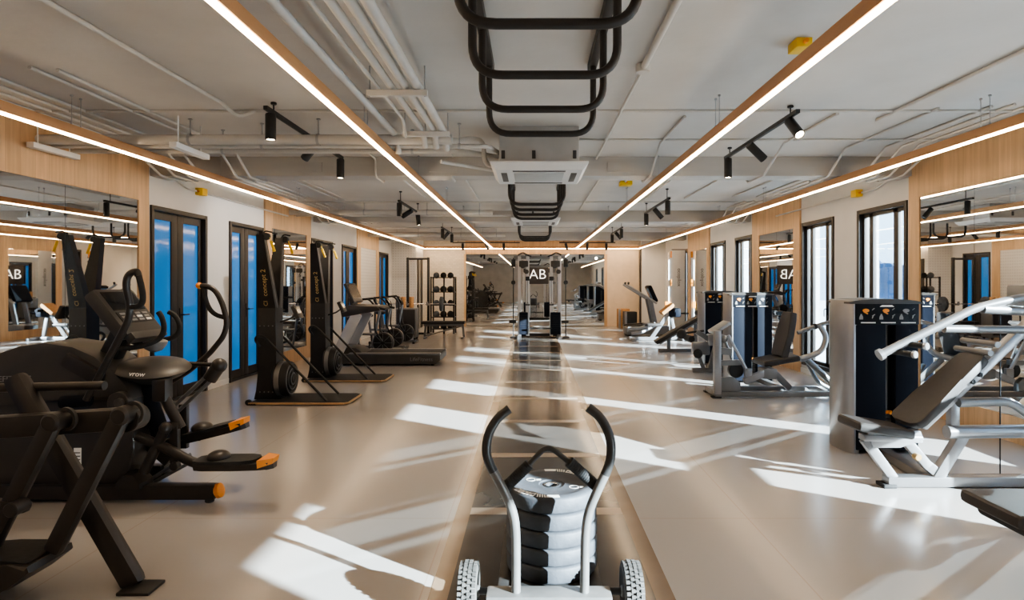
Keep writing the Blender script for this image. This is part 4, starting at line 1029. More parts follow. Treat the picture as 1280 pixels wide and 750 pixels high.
m2 = MB(); m2.tube([(-4.2, 17.355, .93), (-2.30, 17.355, .93)], .014, 10); sh = m2.build('bar', M_steel, t)
for x in (-4.0, -2.45):
    m2 = MB(); m2.tube([(x-.2, 17.355, .93), (x+.2, 17.355, .93)], .025, 12); m2.build('sleeve', M_steel, sh)
for (x, lab) in ((-3.86, 'black bumper plate on the left end of the racked barbell'), (-2.62, 'black bumper plate on the right end of the racked barbell')):
    m2 = MB(); m2.lathe([(.026, -.04), (.2, -.04), (.215, -.03), (.215, .03), (.2, .04), (.026, .04), (.026, -.04)], (x, 17.355, .93), (1, 0, 0), 36)
    single('bumper_plate', m2, M_plate, lab, 'weight plate')
t = thing('equipment_bench', 'grey flat bench with black pads and silver legs at the far left', 'bench', (-2.45, 16.7, 0))
m2 = MB(); m2.box((-3.05, 16.5, .40), (-1.86, 16.82, .48), .02); m2.build('seat_pad', M_pad, t)
m2 = MB(); m2.bar((-3.0, 16.66, .37), (-1.9, 16.66, .37), .07, .06); m2.build('beam', M_silver2, t)
for x in (-2.95, -1.92):
    m2 = MB(); m2.bar((x, 16.66, .37), (x+(.03 if x > -2 else -.03), 16.66, .04), .06, .06, up=(1, 0, 0)); m2.bar((x, 16.44, .025), (x, 16.88, .025), .06, .05); m2.build('leg', M_silver2, t)
m2 = MB(); m2.tube([(-2.95, 16.6, .08), (-1.95, 16.6, .34)], .02); m2.build('brace', M_silver2, t)
t = thing('weight_cart', 'low grey cart holding tan rollers beside the far fan bike', 'cart', (-3.42, 16.35, 0))
m2 = MB(); m2.box((-3.67, 16.15, .06), (-3.12, 16.55, .86), .02); m2.build('body', M_silver2, t)
for x in (-3.62, -3.17):
    for y in (16.2, 16.5):
        m2 = MB(); m2.disc((x, y, .03), .03, .03, (0, 1, 0)); m2.build('caster', M_rubber, t)
m2 = MB(); m2.box((-3.64, 16.14, .12), (-3.15, 16.152, .82), .004); m2.build('front_panel', M_pad, t)
for (x, lab) in ((-3.50, 'tan cork roller standing upright on the grey cart, left one'), (-3.28, 'tan cork roller standing upright on the grey cart, right one')):
    m2 = MB(); m2.lathe([(.055, 0), (.065, .01), (.065, .29), (.055, .30)], (x, 16.34, .86), (0, 0, 1), 24); single('cork_roller', m2, M_cork, lab, 'roller')

# ball rack
t = thing('ball_rack', 'black open shelf rack full of exercise balls by the far left pier', 'rack', (-2.7, 18.35, 0))
RX0, RX1, RY0, RY1 = -3.05, -2.36, 18.12, 18.55
for x in (RX0, RX1, (RX0+RX1)/2+.05):
    for y in (RY0, RY1):
        if x not in (RX0, RX1) and y == RY1: continue
        m2 = MB(); m2.bar((x, y, 0), (x, y, 1.73), .045, .045, up=(1, 0, 0)); m2.build('post', M_black, t)
shelf = [.14, .50, .86, 1.26, 1.70]
for z in shelf:
    m2 = MB()
    for y in (RY0+.04, RY0+.14, RY1-.14, RY1-.04): m2.tube([(RX0, y, z), (RX1, y, z)], .012, 8)
    for x in (RX0, RX1): m2.bar((x, RY0, z), (x, RY1, z), .02, .03)
    m2.build('shelf', M_black, t)
M_ballg = mat('grey_ball', (0.10, 0.105, 0.115), .55, var=.2)
n = 0
names = {.14: 'lowest shelf', .50: 'second shelf from the floor', .86: 'middle shelf', 1.26: 'fourth shelf', 1.70: 'open top'}
pos = ('left', 'middle', 'right')
for z in shelf:
    for i in range(3):
        r = .105 if (i+n) % 2 else .095
        m2 = MB(); m2.sphere((RX0+.13+i*.215, (RY0+RY1)/2, z+.010+math.sqrt(r*r-.075**2)), r, (1, 1, 1), 20, 14)
        t2 = single('medicine_ball', m2, M_rubber if (i+n) % 3 else M_ballg, '%s ball on the %s of the ball rack, %s of three' % ('black' if (i+n) % 3 else 'grey', names[z], pos[i]), 'ball', 'balls on the rack'); n += 1

# ------------------------------------------------------------------ cable machine at the far centre
t = thing('cable_machine', 'silver double column cable machine with dark weight stacks, far centre before the mirrors', 'cable machine', (.21, 16.95, 0))
for s in (-1, 1):
    xo = .21+s*.56; xi = .21+s*.33
    for x in (xo, xi):
        m2 = MB(); m2.bar((x, 16.8, .06), (x, 16.8, 2.28), .12, .09, up=(1, 0, 0), bevel=.01); m2.build('column', M_column, t)  # columns paler than the other silver: sunlight put into their colour
    m2 = MB(); m2.tube([((xo+xi)/2-.03, 16.9, .1), ((xo+xi)/2-.03, 16.9, 2.2)], .012); m2.tube([((xo+xi)/2+.06, 16.9, .1), ((xo+xi)/2+.06, 16.9, 2.2)], .012); m2.build('guide_rod', M_steel, t)
    x0 = (xo+xi)/2; w = .12 if s < 0 else .14
    m2 = MB(); m2.box((x0-w, 16.70, .10), (x0+w, 16.95, .72), .015); st = m2.build('weight_stack', M_navy, t)
    m2 = MB()
    for i in range(9): m2.box((x0-w-.002, 16.696, .14+i*.06), (x0+w+.002, 16.70, .145+i*.06))
    m2.build('stack_gaps', M_black, st)
    m2 = MB(); m2.box((x0-.13, 16.72, 1.98), (x0+.13, 16.92, 2.16), .03); m2.disc((x0-.02, 16.70, 2.02), .08, .06, (0, 1, 0)); m2.disc((x0+.08, 16.68, 1.85), .065, .06, (0, 1, 0)); m2.build('pulley_block', M_shroud, t)
    m2 = MB(); m2.box((xi-.06, 16.70, 1.60), (xi+.06, 16.86, 1.72), .02); m2.disc((xi, 16.68, 1.66), .055, .05, (0, 1, 0)); m2.tube([(xi, 16.68, 1.6), (xi, 16.66, .95)], .006, 8); m2.build('carriage', M_black, t)
    m2 = MB(); m2.tube([(xi-.06, 16.66, .93), (xi+.06, 16.66, .93)], .018); m2.tube([(xi-.05, 16.66, .93), (xi, 16.66, 1.0), (xi+.05, 16.66, .93)], .006, 8); m2.build('handle', M_foam, t)
    xf = .21+s*.73
    m2 = MB(); m2.tube([(xf, 16.75, .04), (xf, 16.75, 2.24)], .014); op = m2.build('outer_rod', M_black, t)
    m2 = MB(); m2.box((xf-.06, 16.68, 1.98), (xf+.06, 16.82, 2.2), .02); m2.disc((xf, 16.70, 1.55), .06, .05, (0, 1, 0)); m2.build('pulley', M_black, op)
    m2 = MB(); m2.box((xf-.09, 16.55, .02), (xf+.09, 16.95, .05), .01); m2.box((xf-.12, 16.68, .42), (xf+.08, 16.82, .5), .02); m2.build('floor_bracket', M_black, op)
    m2 = MB(); m2.bar((xo, 16.3, .04), (xo, 17.5, .04), .09, .08, bevel=.012); m2.build('floor_rail', M_silver, t)
    m2 = MB(); m2.tube(fillet([(.21+s*.22, 16.8, 2.27), (.21+s*.34, 16.62, 2.31), (.21+s*.46, 16.6, 2.38), (.21+s*.60, 16.6, 2.31)], .05), .02); m2.build('pull_up_grip', M_foam, t)
m2 = MB(); m2.bar((.21-.72, 16.8, 2.25), (.21+.72, 16.8, 2.25), .09, .09, bevel=.012); m2.bar((.21-.30, 16.8, 2.0), (.21+.30, 16.8, 2.0), .05, .06); m2.build('top_beam', M_silver2, t)
m2 = MB(); m2.bar((.21-.56, 17.3, .05), (.21+.56, 17.3, .05), .08, .08); m2.bar((.21-.33, 16.6, .28), (.21+.33, 16.6, .28), .03, .04); m2.build('base_beam', M_black, t)
# neon letters over a dark board on the far mirror
t = thing('neon_sign', 'white outlined letters AB on a dark board above the cable machine', 'sign', (.2, YF-.06, 1.9))
m2 = MB(); m2.box((-.22, YF-.075, 1.50), (.58, YF-.045, 2.16), .006); m2.build('board', mat('dark_board', (.06, .05, .045), .5), t)
text('lettering', 'AB', .50, (.20, YF-.082, 1.83), (1, 0, 0), (0, 0, 1), M_neon, t, .006, -.009)

# ------------------------------------------------------------------ selectorised machines on the right
M_placard = mat('placard_plastic', (.009, .010, .014), .5, var=.1, spec=.15)
def tower(t, x0, y0, w=.775, d=.42, h=1.39, slot=.47, marks=3):
    """weight tower: silver rounded end columns, dark shrouds, slot with stack and pin, placard"""
    m2 = MB()
    pr = [(x0+.10, y0+.0), (x0+.055, y0-.004), (x0+.03, y0+.03), (x0+.008, y0+.10), (x0, y0+d*.5), (x0+.008, y0+d-.10), (x0+.03, y0+d-.03), (x0+.055, y0+d), (x0+.10, y0+d-.02)]
    m2.prism(pr, 'z', 0, h-.012, .004); m2.build('end_column', M_silver, t)
    m2 = MB()
    m2.prism([(x0+w-.05, y0+.03), (x0+w-.01, y0+.05), (x0+w, y0+d*.5), (x0+w-.01, y0+d-.05), (x0+w-.05, y0+d-.03)], 'z', 0, h-.03, .004); m2.build('end_column', M_silver, t)
    xs = x0+slot*w+.03; sw = .085
    m2 = MB(); m2.box((x0+.065, y0-.004, .03), (xs, y0+d-.02, h-.23), .012); pl = m2.build('shroud', M_navy, t)
    m2 = MB(); m2.box((xs+sw, y0-.004, .03), (x0+w-.03, y0+d-.02, h-.23), .012); m2.build('shroud', M_navy, t)
    m2 = MB(); m2.box((xs, y0+.10, .04), (xs+sw, y0+d-.02, h-.23)); bk = m2.build('slot_back', M_black, t)
    m2 = MB(); m2.tube([(xs+sw*.5, y0+.07, .06), (xs+sw*.5, y0+.07, h-.24)], .012, 10); m2.build('guide_rod', M_silver2, bk)
    m2 = MB()
    for i in range(10): m2.box((xs+.008, y0+.045, .05+i*.032), (xs+sw-.008, y0+.10, .05+i*.032+.027), .002)
    m2.build('weight_stack', M_shroud, bk)
    m2 = MB(); m2.tube([(xs+sw*.5, y0-.005, .365), (xs+sw*.5, y0+.07, .365)], .012, 10); m2.box((xs+.01, y0+.03, .35), (xs+sw-.01, y0+.05, .38), .003); m2.build('selector_pin', M_orange, bk)
    m2 = MB(); m2.box((x0+.062, y0-.008, h-.235), (x0+w-.025, y0+d-.02, h-.03), .014); pc = m2.build('placard', M_placard, t)
    m2 = MB()
    n = 12; top = []; bot = []
    for i in range(n+1):
        u = i/n; top.append((x0+.012+u*(w-.012), h-.03+.03*math.sin(PI*u)**.6))
    m2.prism(top+[(x0+w, h-.045), (x0+.012, h-.045)], 'y', y0-.014, y0+d, .004); m2.build('top_cap', M_shroud, t)
    # exercise drawings on the placard
    yf = y0-.008
    for i in range(marks):
        xx = x0+.13+i*.18
        m2 = MB(); m2.sphere((xx+.03, yf, h-.105), .024, (1.3, .10, .7), 14, 8); m2.tube([(xx+.01, yf-.001, h-.115), (xx+.045, yf-.001, h-.135)], .006, 8)
        m2.build('muscle_drawing', M_orange if i < 2 else M_greytex, pc)
        m2 = MB(); m2.prism([(xx-.030, h-.185), (xx+.004, h-.185), (xx+.004, h-.165), (xx-.008, h-.135), (xx-.016, h-.135), (xx-.030, h-.165)], 'y', yf-.002, yf+.006); m2.build('figure', M_greytex, pc)
        m2 = MB()
        for (a_, b_) in (((.085, -.10), (.105, -.085)), ((.085, -.155), (.11, -.14)), ((.085, -.175), (.095, -.155))): m2.tube([(xx+a_[0], yf, h+a_[1]), (xx+b_[0], yf, h+b_[1])], .004, 6)
        m2.build('pose_mark', M_greytex, pc)
        m2 = MB(); m2.box((xx-.015, yf-.003, h-.218), (xx+.115, yf+.004, h-.209)); m2.build('caption_bar', M_letter, pc)
    m2 = MB(); m2.prism([(x0+w*.5-.05, h-.072), (x0+w*.5+.08, h-.072), (x0+w*.5+.06, h-.056), (x0+w*.5-.03, h-.056)], 'y', y0-.011, y0+.002); m2.build('badge', M_letter, pc)

# chest press: incline bench with its tower, nearest on the right
YB_ = 4.52
t = thing('chest_press', 'silver incline chest press with dark weight tower, nearest machine on the right', 'gym machine', (3.1, 4.9, 0))
tower(t, 2.83, 5.38, w=.665, d=.42)
# bench frame
def R2(px, py, Y=YB_): return at(px, py, Y)
m2 = MB(); m2.bar(V(2.66, YB_, .045), V(4.25, YB_, .045), .10, .075, bevel=.012); base = m2.build('base_rail', M_silver, t)
m2 = MB(); m2.box((2.62, YB_-.06, 0), (2.72, YB_+.06, .03), .01); m2.build('foot', M_rubber, base)
m2 = MB(); m2.bar(V(3.0, YB_, .045), V(3.12, 5.45, .045), .09, .07, bevel=.01); m2.build('link_rail', M_silver2, t)
m2 = MB(); m2.bar(V(2.50, YB_, .36), V(2.72, YB_, .06), .055, .07, up=(1, 0, 0), bevel=.01); m2.build('front_strut', M_silver, t)
m2 = MB(); m2.bar(V(2.80, YB_, .36), V(2.98, YB_, .15), .06, .07, up=(1, 0, 0), bevel=.01); m2.bar(V(2.95, YB_, .18), V(3.10, YB_, .06), .05, .07, up=(1, 0, 0)); s_ = m2.build('seat_strut', M_silver, t)
m2 = MB(); c = R2(1146, 571, YB_-.05); m2.disc(c, .025, .05, (0, 1, 0)); m2.build('adjust_knob', mat('brass_knob', (.5, .33, .15), .4, metal=.5), s_)
m2 = MB(); m2.bar(V(2.48, YB_, .375), V(2.92, YB_, .36), .09, .05, bevel=.01); m2.prism([(2.55, .30), (2.75, .30), (2.93, .36), (2.9, .43), (2.5, .42)], 'y', YB_-.04, YB_+.04, .006); m2.build('seat_bracket', M_silver, t)
# seat pad
M1 = Matrix.Rotation(math.radians(9), 3, 'Y')
c = V(2.585, YB_-.0, .452); m2 = MB(); m2.box(c-V(.21, .165, .035), c+V(.21, .165, .035), .03, M1, 3); m2.build('seat_pad', M_pad, t)
# back pad: lower end (2.80,.47) upper end (3.30,.95)
a = V(2.80, YB_, .475); b = V(3.34, YB_, .985); d = (b-a).normalized(); L = (b-a).length; n = V(-d.z, 0, d.x)
q = MB(); lo = []; hi = []
shape = [(0, .10), (.03, .155), (.08, .175), (.35, .17), (.65, .145), (.93, .14), (.98, .125), (1, .09)]
out = [(u, -w) for u, w in shape]+[(u, w) for u, w in shape[::-1]]
tb = bmesh.new(); A_ = [tb.verts.new(a+d*L*u+V(0, w, 0)-n*.03) for u, w in out]; B_ = [tb.verts.new(a+d*L*u+V(0, w, 0)+n*.03) for u, w in out]
tb.faces.new(A_); tb.faces.new(B_); nn = len(out)
for i in range(nn): tb.faces.new((A_[i], A_[(i+1) % nn], B_[(i+1) % nn], B_[i]))
bmesh.ops.bevel(tb, geom=[e for e in tb.edges if (e.verts[0] in A_) == (e.verts[1] in A_)], offset=.012, segments=2, profile=.6, affect='EDGES')
q._merge(tb); q.build('back_pad', M_pad, t)
m2 = MB(); off = -n*.065
m2.bar(a+d*.06+off+V(0, -.06, 0), b+d*.62+off+V(0, -.06, 0), .075, .07, up=n, bevel=.014); m2.build('back_beam', M_silver, t)
m2 = MB()
for k in (.74, .84): m2.disc(a+d*L*k+off+V(0, -.105, 0), .018, .02, (0, 1, 0), 14)
m2.build('bolts', M_black, t)
m2 = MB(); m2.tube([b+d*.02+n*.03+V(0, -.16, 0), b+d*.02+n*.03+V(0, .2, 0)], .022, 12); m2.tube([b+d*.10+n*.04+V(0, -.16, 0), b+d*.10+n*.04+V(0, .2, 0)], .022, 12); m2.build('pad_hinge', M_silver2, t)
# post, side arm and horizontal beam under the back pad
m2 = MB(); m2.bar(V(3.04, YB_, .06), V(3.26, YB_, .42), .07, .08, up=(1, 0, 0), bevel=.01); m2.bar(V(3.17, YB_, .40), V(3.17, YB_, .66), .06, .07, up=(1, 0, 0), bevel=.01); m2.build('centre_post', M_silver, t)
m2 = MB(); m2.tube([V(3.11, YB_-.02, .415), V(4.15, YB_-.02, .425)], .05, 18); m2.build('cross_tube', M_silver, t)
m2 = MB(); m2.tube(fillet([V(3.14, YB_-.1, .65), V(3.52, YB_-.1, .66), V(3.66, YB_-.1, .56), V(3.95, YB_-.1, .36)], .08), .033, 14); m2.build('curved_brace', M_silver2, t)
m2 = MB(); m2.disc(V(3.72, YB_-.05, .60), .085, .05, (0, 1, 0), 26); m2.disc(V(3.72, YB_-.085, .60), .03, .03, (0, 1, 0), 16); m2.build('cable_pulley', M_white, t)
for x in (3.62, 3.86):
    m2 = MB(); m2.tube([V(x, YB_+.12, .05), V(x, YB_+.12, 1.38)], .005, 6); m2.build('cable', M_black, t)
m2 = MB(); m2.bar(V(4.18, YB_, .05), V(4.10, YB_, 1.62), .10, .10, up=(1, 0, 0), bevel=.012); m2.build('rear_mast', M_silver, t)
# press arms
for (dy, nm) in ((-.22, 0),):
    Y = YB_+dy
    if nm == 0:
        pts = [R2(1103, 442, Y), R2(1219, 385, Y), R2(1262, 375, Y), V(4.10, Y+.1, 1.50)]
    else:
        pts = [V(2.45, Y, 1.02), V(3.20, Y, 1.20), V(3.5, Y, 1.20), V(4.10, Y-.1, 1.40)]
    m2 = MB(); m2.tube(fillet(pts, .08), .030, 14); pa = m2.build('press_arm', M_silver2, t)
    if nm == 0:
        m2 = MB(); m2.tube([pts[0], pts[0]+(pts[0]-pts[1]).normalized()*.03], .042, 14); m2.build('arm_cap', M_silver, pa)
        for (px, py) in ((1120, 441), (1134, 431)):
            c = R2(px, py, Y); m2 = MB(); m2.tube([c+V(-.02, .06, .01), c+V(.055, -.10, -.0)], .022, 14); h_ = m2.build('hand_grip', M_foam, pa)
            e = c+V(.055, -.10, 0); m2 = MB(); m2.disc(e+V(.006, -.012, 0), .026, .025, V(.075, -.16, 0), 16); m2.build('grip_cap', M_silver, h_)
m2 = MB(); m2.tube([R2(1180, 411, YB_-.1), V(4.12, YB_-.1, 1.18)], .030, 14); m2.build('lower_bar', M_silver2, t)
m2 = MB(); m2.tube([R2(1219, 386, YB_-.22)+V(.05, 0, 0), V(4.12, YB_-.15, 1.30)], .036, 14); m2.build('upper_bar', M_silver2, t)
m2 = MB(); m2.box((4.0, YB_-.3, 1.28), (4.2, YB_+.55, 1.52), .03); m2.build('pivot_housing', M_silver2, t)

# leg press with its tower
YL = 8.02
t = thing('leg_press', 'silver leg press with upright black back pad and dark weight tower, second on the right', 'gym machine', (3.2, 8.6, 0))
tower(t, 3.02, 9.22, w=.70, d=.40)
def L_(px, py, Y=YL): return at(px, py, Y)
m2 = MB(); m2.bar(V(2.44, YL, .05), V(4.10, YL, .05), .08, .07, bevel=.01); m2.bar(V(2.46, YL+.42, .05), V(4.2, YL+.42, .05), .08, .07, bevel=.01); m2.bar(V(2.48, YL, .05), V(2.48, YL+.42, .05), .08, .07); m2.bar(V(3.5, YL+.42, .05), V(3.5, 9.3, .05), .08, .07); base = m2.build('base_frame', M_silver2, t)
m2 = MB(); m2.box((2.40, YL-.05, 0), (2.52, YL+.05, .02), .005); m2.box((4.0, YL-.05, 0), (4.12, YL+.05, .02), .005); m2.box((2.42, YL+.37, 0), (2.52, YL+.47, .02), .005); m2.build('foot', M_rubber, base)
m2 = MB(); m2.bar(V(2.475, YL, .05), V(2.475, YL, .90), .09, .09, up=(1, 0, 0), bevel=.012); m2.build('front_post', M_silver, t)
m2 = MB(); m2.prism([(2.52, .09), (2.78, .09), (2.78, .20), (2.70, .27), (2.52, .27)], 'y', YL-.03, YL+.06, .01); m2.build('cover_plate', M_silver2, t)
m2 = MB(); m2.bar(V(2.44, YL+.15, .86), V(2.66, YL+.15, 1.0), .30, .045, bevel=.012); m2.build('foot_plate', M_silver, t)
m2 = MB(); m2.tube([L_(910, 419), L_(933, 462)], .022, 12); m2.build('lever_bar', M_silver, t)
m2 = MB(); m2.tube([V(2.6, YL+.15, .82), V(2.72, YL+.15, .50)], .02, 10); m2.bar(V(2.5, YL+.1, .62), V(2.70, YL+.1, .60), .06, .09); m2.bar(V(2.50, YL+.1, .45), V(2.82, YL+.1, .46), .06, .07); m2.sphere((2.58, YL+.05, .78), .055); m2.build('linkage', M_silver2, t)
m2 = MB(); m2.disc(V(2.76, YL+.12, .35), .10, .08, (0, 1, 0), 22); m2.build('cam', M_black, t)
m2 = MB(); m2.box(L_(935, 466)-V(.05, .03, .06), L_(935, 466)+V(.05, .03, .06), .012); m2.build('lever_block', M_silver, t)
m2 = MB(); m2.bar(L_(930, 477), L_(962, 463), .07, .085, bevel=.01); m2.build('seat_rail', M_silver, t)
c = L_(962, 467); m2 = MB(); m2.box(c-V(.09, .04, .07), c+V(.09, .2, .07), .02); m2.build('seat_block', M_silver2, t)
m2 = MB(); m2.bar(V(3.30, YL+.25, .34), V(3.55, YL+.25, .08), .07, .08, up=(1, 0, 0)); m2.build('seat_post', M_silver2, t)
M1 = Matrix.Rotation(math.radians(-10), 3, 'Y')
c = V(3.36, YL+.25, .48); m2 = MB(); m2.box(c-V(.245, .23, .04), c+V(.245, .23, .04), .03, M1, 3); m2.build('seat_pad', M_pad, t)
M2 = Matrix.Rotation(math.radians(14), 3, 'Y')
c = V(3.475, YL+.25, .82); q = MB(); tb = bmesh.new(); pr = [(-.19, -.30), (.19, -.30), (.20, .0), (.175, .22), (.13, .32), (-.13, .32), (-.175, .22), (-.20, .0)]
A_ = [tb.verts.new((-.04, y, z)) for y, z in pr]; B_ = [tb.verts.new((.05, y, z)) for y, z in pr]; tb.faces.new(A_); tb.faces.new(B_)
for i in range(8): tb.faces.new((A_[i], A_[(i+1) % 8], B_[(i+1) % 8], B_[i]))
bmesh.ops.bevel(tb, geom=[e for e in tb.edges if (e.verts[0] in A_) == (e.verts[1] in A_)], offset=.02, segments=3, profile=.6, affect='EDGES')
for v in tb.verts: v.co = M2 @ v.co+c
q._merge(tb); q.build('back_pad', M_pad, t)
m2 = MB(); m2.tube(fillet([L_(997, 416, YL+.05), L_(1024, 406, YL+.05), L_(1052, 399, YL+.05)], .1), .028, 12); ar = m2.build('handle_arm', M_silver2, t)
m2 = MB(); m2.tube([L_(1040, 402, YL+.05), L_(1062, 397, YL+.05)], .034, 12); m2.build('hand_grip', M_foam, ar)
m2 = MB(); m2.disc(L_(1019, 408, YL+.05), .04, .03, (1, 0, .3)); m2.build('collar', M_black, ar)
m2 = MB(); m2.tube(fillet([L_(1024, 406, YL+.06), L_(1034, 422, YL+.06), L_(1026, 441, YL+.06), L_(1000, 449, YL+.06)], .16, 8), .038, 14); m2.build('curved_tube', M_silver, t)
m2 = MB(); m2.tube([L_(1008, 449, YL+.1), L_(1050, 488, YL+.1)], .042, 14); m2.build('rear_leg', M_silver2, t)
m2 = MB(); m2.tube(fillet([L_(1010, 455, YL+.3), L_(1022, 478, YL+.3), L_(1050, 492, YL+.3)], .1), .03, 12); m2.build('rear_leg', M_silver2, t)

# leg curl with its tower
YC = 10.3
t = thing('leg_curl', 'grey leg curl machine with dark tower and round rollers, third on the right', 'gym machine', (3.2, 10.9, 0))
tower(t, 3.17, 11.22, w=.70, d=.40)
def C_(px, py, Y=YC): return at(px, py, Y)
m2 = MB(); m2.bar(V(2.75, YC, .045), V(4.0, YC, .045), .08, .07); m2.bar(V(3.4, YC, .045), V(3.4, 11.3, .045), .08, .07); m2.build('base_frame', M_silver2, t)
m2 = MB(); m2.bar(V(3.05, YC, .05), V(3.2, YC, .62), .07, .08, up=(1, 0, 0)); m2.bar(V(2.82, YC, .70), V(3.25, YC, .42), .08, .10, up=(0, 1, 0)); m2.bar(V(2.95, YC, .05), V(2.80, YC, .42), .05, .06, up=(1, 0, 0)); m2.build('lever_frame', M_silver2, t)
m2 = MB(); m2.box((2.75, YC-.05, .30), (3.05, YC+.08, .52), .03); m2.box((3.0, YC-.06, .46), (3.3, YC+.08, .66), .03); m2.build('cam_cover', M_silver, t)
for c in (C_(852, 417), C_(872, 441)):
    m2 = MB(); m2.lathe([(.05, -.2), (.075, -.18), (.075, .18), (.05, .2)], c, (.25, 1, 0), 20); m2.tube([c, V(2.95, YC, c.z+.05)], .018, 8); m2.build('roller', M_foam, t)
m2 = MB(); m2.box((3.25, YC-.2, .48), (3.9, YC+.22, .56), .03); m2.build('seat_pad', M_pad, t)
m2 = MB(); m2.box((3.78, YC-.2, .56), (3.88, YC+.22, 1.08), .03, Matrix.Rotation(.2, 3, 'Y')); m2.build('back_pad', M_pad, t)
m2 = MB(); m2.bar(V(3.6, YC, .05), V(3.6, YC, .5), .08, .08, up=(1, 0, 0)); m2.build('seat_post', M_silver2, t)

# incline sit-up bench
YS = 13.4
t = thing('situp_bench', 'long sloping black sit-up bench on a silver foot, beyond the leg curl', 'bench', (3.2, YS, 0))
a = at(819, 428, YS); b = at(874, 396, YS); d = (b-a).normalized()
m2 = MB(); m2.bar(a, b, .30, .085, bevel=.03); m2.build('pad', M_pad, t)
m2 = MB(); m2.bar(a-V(0, 0, .07)+d*.1, b-V(0, 0, .07), .07, .06); m2.build('beam', M_silver2, t)
m2 = MB(); m2.bar(V(2.82, YS, .035), V(3.75, YS, .035), .08, .07); m2.bar(V(3.05, YS, .05), V(3.05, YS, .30), .07, .07, up=(1, 0, 0)); m2.bar(V(3.65, YS, .05), V(3.65, YS, .62), .07, .07, up=(1, 0, 0)); m2.bar(V(3.72, YS-.22, .035), V(3.72, YS+.22, .035), .07, .07); m2.build('stand', M_silver2, t)
m2 = MB(); m2.tube([(3.5, YS-.25, .30), (3.5, YS+.25, .30)], .07, 18); m2.tube([(3.5, YS, .30), (3.65, YS, .35)], .02); m2.build('roller', M_foam, t)
m2 = MB(); m2.tube([(3.75, YS-.25, .86), (3.75, YS+.25, .86)], .06, 18); m2.tube([(3.7, YS, .62), (3.75, YS, .86)], .025); m2.build('roller', M_foam, t)

# far right machines
YA = 16.1
t = thing('ab_machine', 'silver seated abdominal machine glaring in the sun at the far right', 'gym machine', (3.3, YA, 0))
m2 = MB(); m2.bar(V(2.62, YA, .05), V(4.1, YA, .05), .10, .08); m2.bar(V(2.7, YA-.35, .04), V(2.7, YA+.35, .04), .08, .07); m2.bar(V(4.0, YA-.35, .04), V(4.0, YA+.35, .04), .08, .07); m2.build('base_frame', M_silver, t)
m2 = MB(); m2.tube(fillet([(2.62, YA-.3, .20), (2.9, YA-.3, .24), (3.3, YA, .40)], .1), .04, 12); m2.tube(fillet([(2.62, YA+.3, .30), (2.95, YA+.3, .30), (3.3, YA, .45)], .1), .04, 12); m2.build('foot_tube', M_silver, t)
m2 = MB(); m2.bar(V(3.2, YA, .06), V(3.7, YA, .78), .09, .10, up=(1, 0, 0)); m2.bar(V(3.85, YA, .06), V(3.72, YA, .70), .07, .08, up=(1, 0, 0)); m2.build('mast', M_silver, t)
m2 = MB(); m2.box((3.0, YA-.2, .38), (3.45, YA+.2, .46), .03); m2.build('seat_pad', M_pad, t)
m2 = MB(); c = V(3.62, YA, .84); q = Matrix.Rotation(math.radians(-38), 3, 'Y'); m2.box(c-V(.20, .2, .05), c+V(.20, .2, .05), .03, q); m2.build('chest_pad', M_cork, t)
m2 = MB(); m2.box((3.66, YA-.12, .62), (3.98, YA+.12, .86), .05); m2.tube([(3.8, YA-.3, .80), (3.8, YA+.3, .80)], .04); m2.tube([(3.9, YA, .72), (4.2, YA, .72)], .02); m2.build('pivot', M_navy, t)

YR = 17.6
t = thing('stepper', 'grey stair stepper with long handrails and blue screen at the far right', 'cardio machine', (3.3, YR, 0))
m2 = MB(); m2.prism([(2.72, .05), (3.95, .05), (3.95, .30), (3.6, .34), (2.72, .24)], 'y', YR-.38, YR+.38, .03); m2.build('deck', M_silver2, t)
for y in (YR-.3, YR+.3):
    m2 = MB(); m2.bar((2.72, y, .28), (3.35, y, .33), .18, .05, bevel=.02); m2.build('step_pedal', M_black, t)
for x in (2.8, 3.85):
    m2 = MB(); m2.bar((x, YR-.36, .025), (x, YR+.36, .025), .08, .05); m2.build('foot_bar', M_rubber, t)
for y in (YR-.22, YR+.22):
    m2 = MB(); m2.bar((3.58, y, .30), (3.42, y, 1.08), .07, .13, up=(1, 0, 0), bevel=.02); m2.build('upright', M_silver2, t)
for y in (YR-.30, YR+.30):
    m2 = MB(); m2.tube(fillet([(2.72, y, 1.50), (2.80, y, 1.44), (3.60, y, .95)], .05), .035, 12); r_ = m2.build('handrail', M_silver, t)
    m2 = MB(); m2.tube([(2.76, y, 1.46), (2.79, y, 1.56)], .03, 10); m2.build('rail_grip', M_foam, r_)
m2 = MB(); c = V(3.50, YR, 1.22); m2.box(c-V(.06, .30, .26), c+V(.06, .30, .26), .05, Matrix.Rotation(-.42, 3, 'Y')); co = m2.build('console', M_navy, t)
m2 = MB(); q = Matrix.Rotation(-.42, 3, 'Y'); c2 = c+q @ V(-.06, 0, .04); m2.box(c2-V(.006, .24, .16), c2+V(.006, .24, .16), .003, q); m2.build('screen', mat('blue_screen', (.10, .20, .38), .2), co)
for (x0, x1, y, h, lab, m) in ((2.93, 3.30, 20.5, .66, 'brown plyometric box against the far right pier, rear one', M_cork), (3.02, 3.42, 19.75, .60, 'black plyometric box with silver edge at the far right, front one', M_black)):
    t = thing('plyo_box', lab, 'box', ((x0+x1)/2, y, 0), 'plyometric boxes')
    m2 = MB(); m2.box((x0, y-.25, 0), (x1, y+.25, h), .012); bx = m2.build('body', m, t)
    m2 = MB(); m2.box((x0-.006, y-.256, 0), (x0+.07, y-.20, h), .004); m2.build('corner_trim', M_silver, bx)

